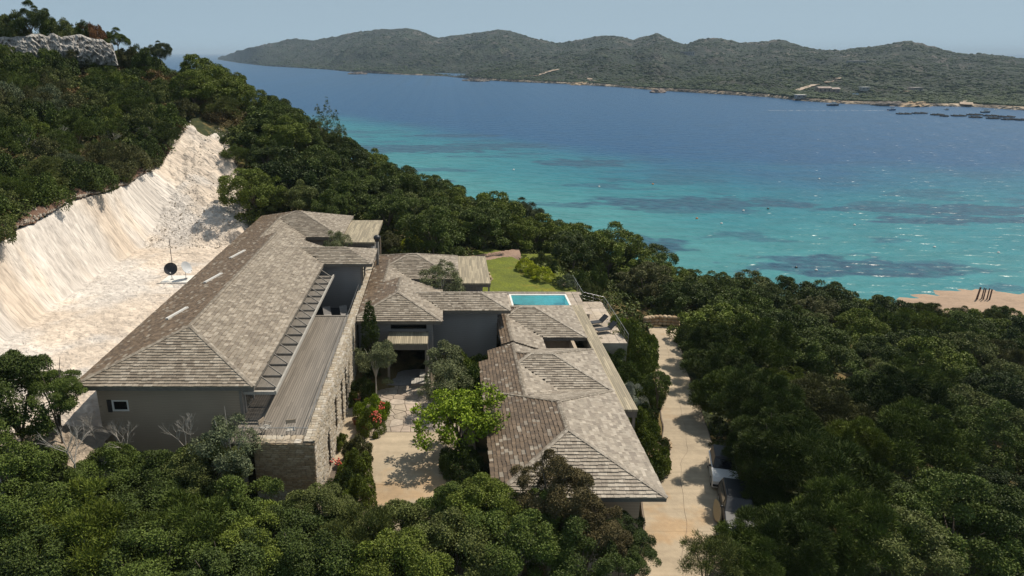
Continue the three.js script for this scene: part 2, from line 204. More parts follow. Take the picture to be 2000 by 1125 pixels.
// ---------------------------------------------------------------- sea
{
  const X0 = -450, X1 = 1050, Z0 = -60, Z1 = -1060, S = 2048;
  const patches = [[...onLevel(1335, 397, SEA).toArray(), 42, 9], [...onLevel(820, 290, SEA).toArray(), 60, 13], [...onLevel(1220, 478, SEA).toArray(), 22, 7], [...onLevel(1640, 520, SEA).toArray(), 26, 7], [...onLevel(1760, 525, SEA).toArray(), 22, 5], [...onLevel(1140, 318, SEA).toArray(), 26, 10], [...onLevel(1900, 410, SEA).toArray(), 60, 6], [...onLevel(980, 285, SEA).toArray(), 40, 9], [...onLevel(1890, 430, SEA).toArray(), 40, 4], [...onLevel(1540, 400, SEA).toArray(), 16, 4], [...onLevel(880, 265, SEA).toArray(), 40, 6]];
  const tex = texture(S, S, (u, v) => {
    const x = lerp(X0, X1, u), z = lerp(Z1, Z0, v), dist = -z;
    // depth of the bay: a shallow sandy shelf along this shore, deep in the middle of the bay
    const shelf = dist + 1.55 * clamp(x, -75, 92) + 34 * fbm(x * 0.012, z * 0.012, 4) + 22 * n2(x * 0.004, z * 0.005);
    const deep = sstep(365, 490, shelf), mid = sstep(230, 400, shelf);
    let c = [lerp(0.25, 0.075, mid), lerp(0.495, 0.4, mid), lerp(0.505, 0.46, mid)];
    c = [lerp(c[0], 0.0, deep), lerp(c[1], 0.265, deep), lerp(c[2], 0.425, deep)];
    let grass = sstep(0.2, 0.32, fbm(x * 0.013 + 3, z * 0.03, 5)) * 0.6 * (1 - deep * 0.7);
    for (const [px, , pz, rx, rz] of patches) { const d = Math.hypot((x - px) / rx, (z - pz) / (rz * 1.6)) + 0.55 * fbm(x * 0.06, z * 0.11, 4); grass = Math.max(grass, 1 - sstep(0.6, 0.84, d)); }
    const g2 = grass * (0.72 + 0.28 * clamp(fbm(x * 0.2, z * 0.3, 3) * 2, -1, 1));
    c = [lerp(c[0], 0.10, g2 * 0.92), lerp(c[1], 0.235, g2 * 0.92), lerp(c[2], 0.33, g2 * 0.92)];
    const n = 1 + 0.10 * fbm(x * 0.05, z * 0.12, 3);
    return [c[0] * n, c[1] * n, c[2] * n];
  }, { wrap: THREE.ClampToEdgeWrapping });
  tex.channel = 0;
  const wave = (u, v) => 0.5 * pf(u, v, 26, 3, 3, 40) + 1.3 * pn(u, v, 7, 12, 13) + 0.9 * pn(u, v, 13, 20, 17), e = 1 / 1024, rms = (() => { let q = 0; for (let i = 0; i < 4000; i++) { const u = hash(i, 1, 2), v = hash(i, 2, 3); q += ((wave(u + e, v) - wave(u - e, v)) ** 2 + (wave(u, v + e) - wave(u, v - e)) ** 2) / 2; } return Math.sqrt(q / 4000); })();
  const rip = texture(1024, 1024, (u, v) => { const k = 0.1 / rms, dx = (wave(u + e, v) - wave(u - e, v)) * k, dy = (wave(u, v + e) - wave(u, v - e)) * k, l = Math.hypot(dx, dy, 1); return [0.5 - 0.5 * dx / l, 0.5 - 0.5 * dy / l, 0.5 + 0.5 / l]; }, { color: false, repeat: [1 / 27, 1 / 27] });
  rip.channel = 1;
  const g = new THREE.BufferGeometry(), pos = [], uv = [], uv1 = [], idx = [], xs = [-30000, -8000, -2000, -450, 1050, 3000, 9000, 30000], zs = [200, -60, -1060, -2500, -6000, -14000, -40000];
  for (const z of zs) for (const x of xs) { pos.push(x, SEA, z); uv.push((x - X0) / (X1 - X0), (z - Z1) / (Z0 - Z1)); uv1.push(x, z * 1.0); }
  for (let j = 0; j < zs.length - 1; j++) for (let i = 0; i < xs.length - 1; i++) { const a = j * xs.length + i, c = a + xs.length; idx.push(a, a + 1, c, a + 1, c + 1, c); }
  g.setAttribute('position', new THREE.Float32BufferAttribute(pos, 3)); g.setAttribute('uv', new THREE.Float32BufferAttribute(uv, 2)); g.setAttribute('uv1', new THREE.Float32BufferAttribute(uv1, 2));
  g.setIndex(idx.reverse()); g.computeVertexNormals(); if (g.attributes.normal.getY(0) < 0) { g.setIndex(idx.reverse()); g.computeVertexNormals(); }
  structure('sea', g, new THREE.MeshPhysicalMaterial({ map: tex, normalMap: rip, normalScale: new THREE.Vector2(1, 1), roughness: 0.3, specularIntensity: 0.6, ior: 1.33 }));
}
// ---------------------------------------------------------------- beach and the far shore
{
  const sand = texture(512, 512, (u, v) => { const a = pf(u, v, 6, 2, 5), b = pf(u, v, 50, 8, 2); const l = 0.8 + 0.16 * (a - 0.5) + 0.1 * (b - 0.5); return [l, l * 0.87, l * 0.75]; }, { repeat: [0.06, 0.06] });
  structure('beach', sheet(steps(66, 220, 1.5), steps(-112, -142, 0.8), (x, z) => natural(x, z) + 0.28), M([0.52, 0.49, 0.46], { map: sand, bumpMap: fineBump, bumpScale: 0.03 }));
}
const interp = (list, x) => { for (let i = 0; i < list.length - 1; i++) if (x <= list[i + 1][0]) { const [a, b] = [list[i], list[i + 1]]; return lerp(a[1], b[1], clamp((x - a[0]) / (b[0] - a[0]), 0, 1)); } return list.at(-1)[1]; };
const SHORE = [[425, 116.5], [470, 123], [520, 129], [580, 132.5], [640, 136], [700, 142], [760, 145], [870, 149], [935, 156], [1000, 160], [1100, 164], [1200, 170], [1300, 178], [1400, 184], [1500, 190], [1560, 197], [1650, 203], [1750, 206], [1830, 208], [1900, 209], [2000, 216], [2150, 224], [2400, 232]];
const CREST = [[425, 114], [432, 111], [470, 98], [520, 86], [575, 75], [610, 79], [650, 72], [700, 62], [745, 57], [790, 55], [815, 58], [835, 66], [855, 74], [880, 70], [930, 64], [980, 57], [1010, 64], [1040, 74], [1090, 84], [1130, 78], [1170, 70], [1200, 69], [1235, 78], [1262, 70], [1283, 65], [1305, 75], [1336, 88], [1365, 76], [1400, 73], [1445, 83], [1480, 82], [1527, 77], [1560, 88], [1595, 97], [1640, 98], [1700, 91], [1740, 85], [1770, 79], [1800, 85], [1840, 96], [1880, 105], [1920, 105], [1960, 109], [2000, 114], [2150, 120], [2400, 125]];
const CRESTZ = [[425, 3500], [520, 3150], [700, 2700], [900, 2450], [1200, 2100], [1500, 1850], [1800, 1700], [2400, 1500]];
// the far land runs from the water's edge (v = 0) up to its crest (v = 1) and down behind
function farLand(px, v) {
  const s = onLevel(px, interp(SHORE, px), SEA), cz = Math.max(interp(CRESTZ, px), -s.z * 1.06 + 60), c = at(px, interp(CREST, px) - 2.2 * Math.abs(n2(px * 0.035, 3)) - 1.6 * Math.max(0, n2(px * 0.11, 8)) + 1, cz);
  if (v > 1) { const k = v - 1; return V(c.x * (1 + k * 0.25), c.y - 240 * k, c.z * (1 + k * 0.25)); }
  const dv = Math.pow(v, 1.25), x = lerp(s.x, c.x, dv), z = lerp(s.z, c.z, dv), H = c.y - SEA, w = v * (1 - v) * 4;
  const prof = 0.34 * v + 0.66 * v * v * v;
  let y = SEA + H * prof + w * (H * 0.42 * fbm(x * 0.0026, z * 0.0026, 5) + 7 * fbm(x * 0.012, z * 0.012, 3));
  y = lerp(SEA - 1.5, y, sstep(0, 0.012, v)) + 2.2 * sstep(0.0, 0.02, v) * (1 - v) + (v > 0.9 ? 0 : 0);
  return V(x, y, z);
}
{
  const cols = steps(425, 2400, 4), vs = [...steps(0, 0.12, 0.008), ...steps(0.135, 1, 0.015), 1.15, 1.5], pos = [], uv = [], colr = [], idx = [];
  const scrub = [0.034, 0.058, 0.025], dark = [0.016, 0.033, 0.015], dry = [0.085, 0.085, 0.04], rock = [0.24, 0.2, 0.17], sand = [0.5, 0.4, 0.29];
  for (const v of vs) for (const px of cols) {
    const p = farLand(px, v); pos.push(p.x, p.y, p.z); uv.push(p.x, p.z);
    const a = fbm(p.x * 0.006, p.z * 0.006, 4), b = fbm(p.x * 0.02 + 50, p.z * 0.02, 3), c = new THREE.Color().setRGB(...scrub), to = (t, k) => c.lerp(col(...t), clamp(k, 0, 1));
    to(dark, sstep(-0.1, 0.4, a)); to(dry, sstep(0.1, 0.5, b) * 0.55); to(rock, sstep(0.2, 0.4, fbm(p.x * 0.011 + 9, p.z * 0.011, 4)) * (0.25 + 0.6 * sstep(0.45, 0.95, v)));
    if (v < 0.022) { c.setRGB(...(fbm(p.x * 0.02, p.z * 0.02 + 7, 3) > 0.02 ? [0.2, 0.165, 0.13] : sand)); }
    colr.push(c.r, c.g, c.b);
  }
  for (let j = 0; j < vs.length - 1; j++) for (let i = 0; i < cols.length - 1; i++) { const a = j * cols.length + i, c = a + cols.length; idx.push(a, a + 1, c, a + 1, c + 1, c); }
  const g = new THREE.BufferGeometry(); g.setAttribute('position', new THREE.Float32BufferAttribute(pos, 3)); g.setAttribute('uv', new THREE.Float32BufferAttribute(uv, 2)); g.setAttribute('color', new THREE.Float32BufferAttribute(colr, 3)); g.setIndex(idx); g.computeVertexNormals();
  const mot = texture(512, 512, (u, v) => grey(0.45 + 0.5 * pf(u, v, 10, 3, 5) + 0.35 * (pf(u, v, 60, 12, 2) - 0.5)), { repeat: [0.004, 0.004] }), motB = texture(512, 512, (u, v) => grey(pf(u, v, 40, 3, 4)), { color: false, repeat: [0.006, 0.006] });
  structure('hills', g, new THREE.MeshStandardMaterial({ vertexColors: true, map: mot, bumpMap: motB, bumpScale: 9, roughness: 1 }));
  // scrub covering the far hills: uncountable from here
  const r = rng(31), lobes = [];
  for (let k = 0; k < 7; k++) { const s = new THREE.IcosahedronGeometry(0.42 + 0.25 * r(), 1), p = s.attributes.position; for (let i = 0; i < p.count; i++) { const q = 1 + 0.28 * n3(p.getX(i) * 3 + k, p.getY(i) * 3, p.getZ(i) * 3); p.setXYZ(i, p.getX(i) * q, p.getY(i) * q * 0.8, p.getZ(i) * q); } s.translate((r() - 0.5) * 1.3, 0.25 + 0.3 * r(), (r() - 0.5) * 1.3); s.deleteAttribute('uv'); s.deleteAttribute('normal'); s.computeVertexNormals(); lobes.push(s); }
  const N = 52000, inst = new THREE.InstancedMesh(merge(lobes), M([1, 1, 1], { roughness: 0.9 }), N), m4 = new THREE.Matrix4(), q = new THREE.Quaternion(), c = new THREE.Color();
  let k = 0;
  while (k < N) {
    const px = 432 + 1700 * Math.pow(r(), 0.75), v = 0.025 + 0.97 * Math.pow(r(), 1.5), p = farLand(px, v), den = fbm(p.x * 0.008, p.z * 0.008, 3);
    if (r() > 0.62 + den * 1.1) continue;
    const s = (0.9 + 3.4 * r() * r() * r()) * (1 + 0.5 * sstep(800, 2500, -p.z)); q.setFromAxisAngle(V(0, 1, 0), r() * 6.3);
    m4.compose(V(p.x, p.y - 0.25 * s, p.z), q, V(s, s * (0.7 + 0.4 * r()), s)); inst.setMatrixAt(k, m4); const t = r(); inst.setColorAt(k, c.setRGB(lerp(0.018, 0.044, t), lerp(0.034, 0.068, t), lerp(0.012, 0.022, r()))); k++;
  }
  inst.name = 'hill_scrub'; inst.userData.kind = 'stuff'; inst.castShadow = inst.receiveShadow = true; tag(inst, 'green maquis scrub covering the hills across the bay', 'scrub'); scene.add(inst);
}
// the point of the far land under a line of sight
function farAt(px, py) { let best = 0.02, e = 1e9; for (let v = 0.01; v < 1; v += 0.004) { const p = farLand(px, v), d = Math.abs(seen(p.x, p.y, p.z)[1] - py); if (d < e) { e = d; best = v; } } return farLand(px, best); }
// ---------------------------------------------------------------- shingled roofs
const P = 0.329, KP = Math.sqrt(1 + P * P), EXP = 0.235, LEN = 0.34;
function clip(poly, a, b, c) { const out = []; for (let i = 0; i < poly.length; i++) { const p = poly[i], q = poly[(i + 1) % poly.length], d = a * p[0] + b * p[1] + c, e = a * q[0] + b * q[1] + c; if (d >= 0) out.push(p); if (d * e < 0) { const t = d / (d - e); out.push([p[0] + (q[0] - p[0]) * t, p[1] + (q[1] - p[1]) * t]); } } return out; }
const areaOf = (p) => { let s = 0; for (let i = 0; i < p.length; i++) { const a = p[i], b = p[(i + 1) % p.length]; s += a[0] * b[1] - b[0] * a[1]; } return s / 2; };
// one hipped block: sides L R F B that slope, with the line where each slope reaches the eave level
function hip(x0, x1, z0, z1, y, sides = 'LRFB', o = {}) {
  const pl = { L: [P, 0, y - P * (o.L ?? x0)], R: [-P, 0, y + P * (o.R ?? x1)], F: [0, -P, y + P * (o.F ?? z1)], B: [0, P, y - P * (o.B ?? z0)] };
  const planes = [...sides].map((s) => pl[s]), rect = [[x0, z0], [x1, z0], [x1, z1], [x0, z1]];
  const faces = planes.map((p, i) => { let poly = rect; planes.forEach((q, j) => { if (j !== i) poly = clip(poly, q[0] - p[0], q[1] - p[1], q[2] - p[2]); }); return poly; });
  return { x0, x1, z0, z1, y, planes, faces, sides, h: (x, z) => (x < x0 - 1e-6 || x > x1 + 1e-6 || z < z0 - 1e-6 || z > z1 + 1e-6 ? -1e9 : Math.min(...planes.map((p) => p[0] * x + p[1] * z + p[2]))) };
}
function buildRoof(house, blocks, seed) {
  const deckGeo = [], merged = { pos: [], nor: [], uv: [], col: [] }, whole = [];
  blocks.forEach((b, bi) => {
    const drop = 0.03 + bi * 0.004, T = 0.2, pos = [];
    // roof boards with a fascia round the edge
    b.faces.forEach((poly, fi) => { if (poly.length < 3) return; const p = b.planes[fi], Y = ([x, z]) => p[0] * x + p[1] * z + p[2] - drop; const up = areaOf(poly) < 0 ? poly : [...poly].reverse();
      for (let i = 1; i < up.length - 1; i++) for (const q of [up[0], up[i], up[i + 1]]) pos.push(q[0], Y(q), q[1]);
      for (let i = 1; i < up.length - 1; i++) for (const q of [up[0], up[i + 1], up[i]]) pos.push(q[0], Y(q) - T, q[1]);
      for (let i = 0; i < up.length; i++) { const q = up[i], r = up[(i + 1) % up.length], onX = (v, e) => Math.abs(v - e) < 1e-4; if ((onX(q[0], b.x0) && onX(r[0], b.x0)) || (onX(q[0], b.x1) && onX(r[0], b.x1)) || (onX(q[1], b.z0) && onX(r[1], b.z0)) || (onX(q[1], b.z1) && onX(r[1], b.z1))) { const a = [q[0], Y(q), q[1]], c = [r[0], Y(r), r[1]], d = [q[0], Y(q) - T, q[1]], e = [r[0], Y(r) - T, r[1]]; pos.push(...a, ...d, ...c, ...c, ...d, ...e); } }
    });
    const g = new THREE.BufferGeometry(); g.setAttribute('position', new THREE.Float32BufferAttribute(pos, 3)); g.setAttribute('uv', new THREE.Float32BufferAttribute(pos.flatMap((_, i) => (i % 3 ? [] : [pos[i] + pos[i + 1], pos[i + 2]])), 2)); g.computeVertexNormals(); deckGeo.push(g);
    // courses of shingles
    b.faces.forEach((poly, fi) => {
      if (poly.length < 3) return;
      const p = b.planes[fi], g2 = [p[0] / P, p[1] / P], e2 = [g2[1], -g2[0]], ds = poly.map((q) => q[0] * g2[0] + q[1] * g2[1]), ss = poly.map((q) => q[0] * e2[0] + q[1] * e2[1]);
      const d0 = (b.y - p[2]) / P, pd = poly.map((q, i) => [ss[i], ds[i]]), ccw = areaOf(pd) > 0 ? pd : [...pd].reverse(), sMin = Math.min(...ss), sMax = Math.max(...ss), key = Math.round(p[0] * 100) * 7 + Math.round(p[1] * 100) * 13 + Math.round(p[2] * 10);
      const ex = EXP / KP, ln = LEN / KP;
      for (let k = Math.floor((Math.min(...ds) - d0) / ex) - 1; d0 + k * ex < Math.max(...ds); k++) {
        const rr = rng(key * 131 + k * 7919 + seed), da = d0 + k * ex - 0.03 + (rr() - 0.5) * 0.01;
        for (let s = -90 + rr() * 0.5, w; s < sMax; s += w) {
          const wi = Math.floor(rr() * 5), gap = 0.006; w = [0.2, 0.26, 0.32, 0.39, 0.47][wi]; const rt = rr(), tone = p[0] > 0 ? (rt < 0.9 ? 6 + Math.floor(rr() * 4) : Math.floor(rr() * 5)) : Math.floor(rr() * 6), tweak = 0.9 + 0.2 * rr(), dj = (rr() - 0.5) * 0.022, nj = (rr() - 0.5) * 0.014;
          if (s + w < sMin) continue;
          let q = [[s, da + dj], [s + w - gap, da + dj], [s + w - gap, da + dj + ln], [s, da + dj + ln]]; const full = Math.abs(areaOf(q));
          const eave = Math.abs(k) < 1;
          for (let i = 0; i < ccw.length && q.length; i++) { const A = ccw[i], B = ccw[(i + 1) % ccw.length], nx = -(B[1] - A[1]), ny = B[0] - A[0], L = Math.hypot(nx, ny); let off = 0.002; if (Math.abs(ny / L) > 0.999 && eave) off = 0.06; q = clip(q, nx / L, ny / L, -(nx * A[0] + ny * A[1]) / L + off); }
          if (q.length < 3 || Math.abs(areaOf(q)) < 0.004) continue;
          const cs = q.reduce((t, v) => t + v[0], 0) / q.length, cd = q.reduce((t, v) => t + v[1], 0) / q.length, wx = cs * e2[0] + cd * g2[0], wz = cs * e2[1] + cd * g2[1], wy = p[0] * wx + p[1] * wz + p[2];
          if (blocks.some((o, oi) => { if (oi === bi) return false; const h = o.h(wx, wz); return h > wy + 0.004 || (oi < bi && Math.abs(h - wy) <= 0.004); })) continue;
          const nt = (d) => 0.085 + nj - 0.066 * (d - da - dj) / ln, world = ([ps, d], n) => { const x = ps * e2[0] + d * g2[0], z = ps * e2[1] + d * g2[1]; return [x, p[0] * x + p[1] * z + p[2] + n, z]; };
          const item = { q, top: (v) => world(v, nt(v[1])), low: (v) => world(v, nt(v[1]) - 0.062), tone, tweak, wi, w, full: Math.abs(Math.abs(areaOf(q)) - full) < 1e-6, c: V(wx, wy, wz), p, g2, e2, s, d: da + dj, nj };
          whole.push(item);
        }
      }
    });
  });
  const roof = part('roof', deckGeo, mat.fascia, house);
  // the shingles that show largest are pieces of their own, the rest one field
  const eye = V(0, EYE, 0), score = (i) => { const v = eye.clone().sub(i.c), L = v.length(), n = V(-i.p[0], 1, -i.p[1]).normalize(); return i.w * v.dot(n) / L / L / L; };
  const pick = new Set(whole.filter((i) => i.full).map((i) => [score(i), i]).sort((a, b) => b[0] - a[0]).slice(0, 290).map((a) => a[1]));
  const geos = {};
  for (const i of whole) {
    if (pick.has(i)) {
      const up = V(i.g2[0], P, i.g2[1]).normalize(), e3 = V(i.e2[0], 0, i.e2[1]), nn = up.clone().cross(e3).normalize(); const flip = nn.y < 0; if (flip) nn.negate();
      const key = i.wi + (flip ? 'f' : ''); if (!geos[key]) { const L = LEN, w = i.w - 0.006, g = new THREE.BoxGeometry(w, 0.062, L); const a = g.attributes.position; for (let k = 0; k < a.count; k++) { const t = 0.5 + a.getZ(k) / L; a.setY(k, a.getY(k) + 0.054 - 0.066 * t); } g.computeVertexNormals(); const uv = g.attributes.uv; for (let k = 0; k < uv.count; k++) uv.setXY(k, a.getX(k) + i.wi * 0.31, a.getZ(k) + i.wi * 0.17); geos[key] = g; }
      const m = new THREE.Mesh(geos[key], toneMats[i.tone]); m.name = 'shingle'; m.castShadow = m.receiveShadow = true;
      const sx = i.s + (i.w - 0.006) / 2, sd = i.d + LEN / KP / 2, x = sx * i.e2[0] + sd * i.g2[0], z = sx * i.e2[1] + sd * i.g2[1];
      const xa = nn.clone().cross(up).normalize(), m4 = new THREE.Matrix4().makeBasis(xa, nn, up); m4.setPosition(x, i.p[0] * x + i.p[1] * z + i.p[2] + i.nj, z); m.applyMatrix4(m4); roof.add(m);
    } else {
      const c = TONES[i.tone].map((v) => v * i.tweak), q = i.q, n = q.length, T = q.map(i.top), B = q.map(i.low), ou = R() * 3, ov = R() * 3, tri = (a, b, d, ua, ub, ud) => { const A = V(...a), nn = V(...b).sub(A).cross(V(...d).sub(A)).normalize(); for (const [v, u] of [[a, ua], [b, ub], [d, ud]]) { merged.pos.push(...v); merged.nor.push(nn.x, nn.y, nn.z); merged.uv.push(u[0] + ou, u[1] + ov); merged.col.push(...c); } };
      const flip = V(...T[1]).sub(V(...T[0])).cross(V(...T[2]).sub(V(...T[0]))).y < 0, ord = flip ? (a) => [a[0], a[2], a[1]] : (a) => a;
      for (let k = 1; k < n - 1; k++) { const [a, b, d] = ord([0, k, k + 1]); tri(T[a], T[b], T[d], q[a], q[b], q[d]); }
      for (let k = 0; k < n; k++) { const j = (k + 1) % n, [a, b] = flip ? [j, k] : [k, j]; tri(T[a], B[a], B[b], q[a], q[a], q[b]); tri(T[a], B[b], T[b], q[a], q[b], q[b]); }
    }
  }
  const g = new THREE.BufferGeometry(); for (const [k, n, a] of [['position', 3, merged.pos], ['normal', 3, merged.nor], ['uv', 2, merged.uv], ['color', 3, merged.col]]) g.setAttribute(k, new THREE.Float32BufferAttribute(a, n));
  part('shingle_field', g, mat.shingle, roof, 'stuff');
  // caps along ridges and hips
  const caps = [], rr = rng(seed + 4);
  blocks.forEach((b, bi) => b.faces.forEach((f, i) => b.faces.forEach((f2, j) => {
    if (j <= i) return;
    const pts = f.filter((q) => f2.some((r) => Math.hypot(q[0] - r[0], q[1] - r[1]) < 1e-4)); if (pts.length < 2) return;
    const [a, c] = pts, pl = b.planes[i], Y = (q) => pl[0] * q[0] + pl[1] * q[1] + pl[2], A = V(a[0], Y(a), a[1]), C = V(c[0], Y(c), c[1]); let [lo, hi] = A.y <= C.y ? [A, C] : [C, A]; const L = lo.distanceTo(hi), dir = hi.clone().sub(lo).divideScalar(L), n = Math.floor(L / 0.2);
    for (let k = 0; k < n; k++) { const m = lo.clone().addScaledVector(dir, (k + 0.5) * L / n), hh = Math.max(...blocks.filter((o) => o !== b).map((o) => o.h(m.x, m.z))); if (hh > m.y + 0.01 || (blocks.some((o, oi) => oi < bi && Math.abs(o.h(m.x, m.z) - m.y) < 0.01))) continue;
      for (const s of [-1, 1]) { const g = new THREE.BoxGeometry(0.15, 0.022, 0.27), tone = TONES[Math.floor(rr() * 6)], side = V(-dir.z, 0, dir.x).normalize(); g.rotateX(-0.06); g.translate(s * 0.07, 0, 0); g.rotateZ(-s * 0.3 * (Math.abs(dir.y) > 0.01 ? 0.75 : 1));
        const z = dir.clone(), x = V(dir.z, 0, -dir.x).normalize(), y = z.clone().cross(x); g.applyMatrix4(new THREE.Matrix4().makeBasis(x, y, z).setPosition(m.x, m.y + 0.085, m.z)); const cc = new Float32Array(g.attributes.position.count * 3); for (let v = 0; v < cc.length; v += 3) cc.set(tone, v); g.setAttribute('color', new THREE.BufferAttribute(cc, 3)); caps.push(g); } }
  })));
  if (caps.length) part('ridge_caps', caps, mat.shingle, roof, 'stuff');
  return roof;
}
// boards lapped one over another on a wall that faces +z (axis z) or +x (axis x); holes are [a0, a1, y0, y1]
const boardGeo = (() => { const g = new THREE.BoxGeometry(1, 1, 1), p = g.attributes.position; for (let i = 0; i < p.count; i++) p.setZ(i, p.getZ(i) < 0 ? 0 : p.getY(i) > 0 ? 0.012 : 0.034); g.computeVertexNormals(); return g; })();
function siding(parent, axis, at0, a0, a1, y0, y1, m, holes = [], h = 0.17, dir = 1) {
  const n = Math.round((y1 - y0) / h), hh = (y1 - y0) / n;
  for (let k = 0; k < n; k++) {
    const ya = y0 + k * hh, cutsAt = holes.filter((o) => o[2] < ya + hh * 0.6 && o[3] > ya + hh * 0.4).sort((p, q) => p[0] - q[0]); let spans = [], s = a0; for (const c of cutsAt) { if (c[0] > s) spans.push([s, c[0]]); s = Math.max(s, c[1]); } if (s < a1) spans.push([s, a1]);
    for (const [p, q] of spans) { const b = new THREE.Mesh(boardGeo, m); b.name = 'board'; b.castShadow = b.receiveShadow = true; b.scale.set(q - p, hh * 1.12, 1); if (axis === 'z') b.position.set((p + q) / 2, ya + hh / 2, at0); else { b.rotation.y = dir * Math.PI / 2; b.position.set(at0, ya + hh / 2, (p + q) / 2); } parent.add(b); }
  }
}
function windowAt(parent, axis, at0, a0, a1, y0, y1, fm = mat.white, t = 0.07, glass = mat.glass) {     // frame and pane on a wall facing +z or +x
  const f = axis === 'z' ? [box(a0, a1, y1 - t, y1, at0 - 0.04, at0 + 0.06), box(a0, a1, y0, y0 + t, at0 - 0.04, at0 + 0.06), box(a0, a0 + t, y0 + t, y1 - t, at0 - 0.04, at0 + 0.058), box(a1 - t, a1, y0 + t, y1 - t, at0 - 0.04, at0 + 0.058)]
    : [box(at0 - 0.04, at0 + 0.06, y1 - t, y1, a0, a1), box(at0 - 0.04, at0 + 0.06, y0, y0 + t, a0, a1), box(at0 - 0.04, at0 + 0.058, y0 + t, y1 - t, a0, a0 + t), box(at0 - 0.04, at0 + 0.058, y0 + t, y1 - t, a1 - t, a1)];
  const w = part('window', f, fm, parent);
  part('pane', axis === 'z' ? box(a0 + t, a1 - t, y0 + t, y1 - t, at0, at0 + 0.012) : box(at0, at0 + 0.012, y0 + t, y1 - t, a0 + t, a1 - t), glass, w);
  return w;
}
// walls of a closed block, open above (the roof closes it)
const shellWalls = (x0, x1, y0, y1, z0, z1, t = 0.22) => [box(x0, x1, y0, y1, z1 - t, z1), box(x0, x1, y0, y1, z0, z0 + t), box(x0, x0 + t, y0, y1, z0 + t, z1 - t), box(x1 - t, x1, y0, y1, z0 + t, z1 - t)];

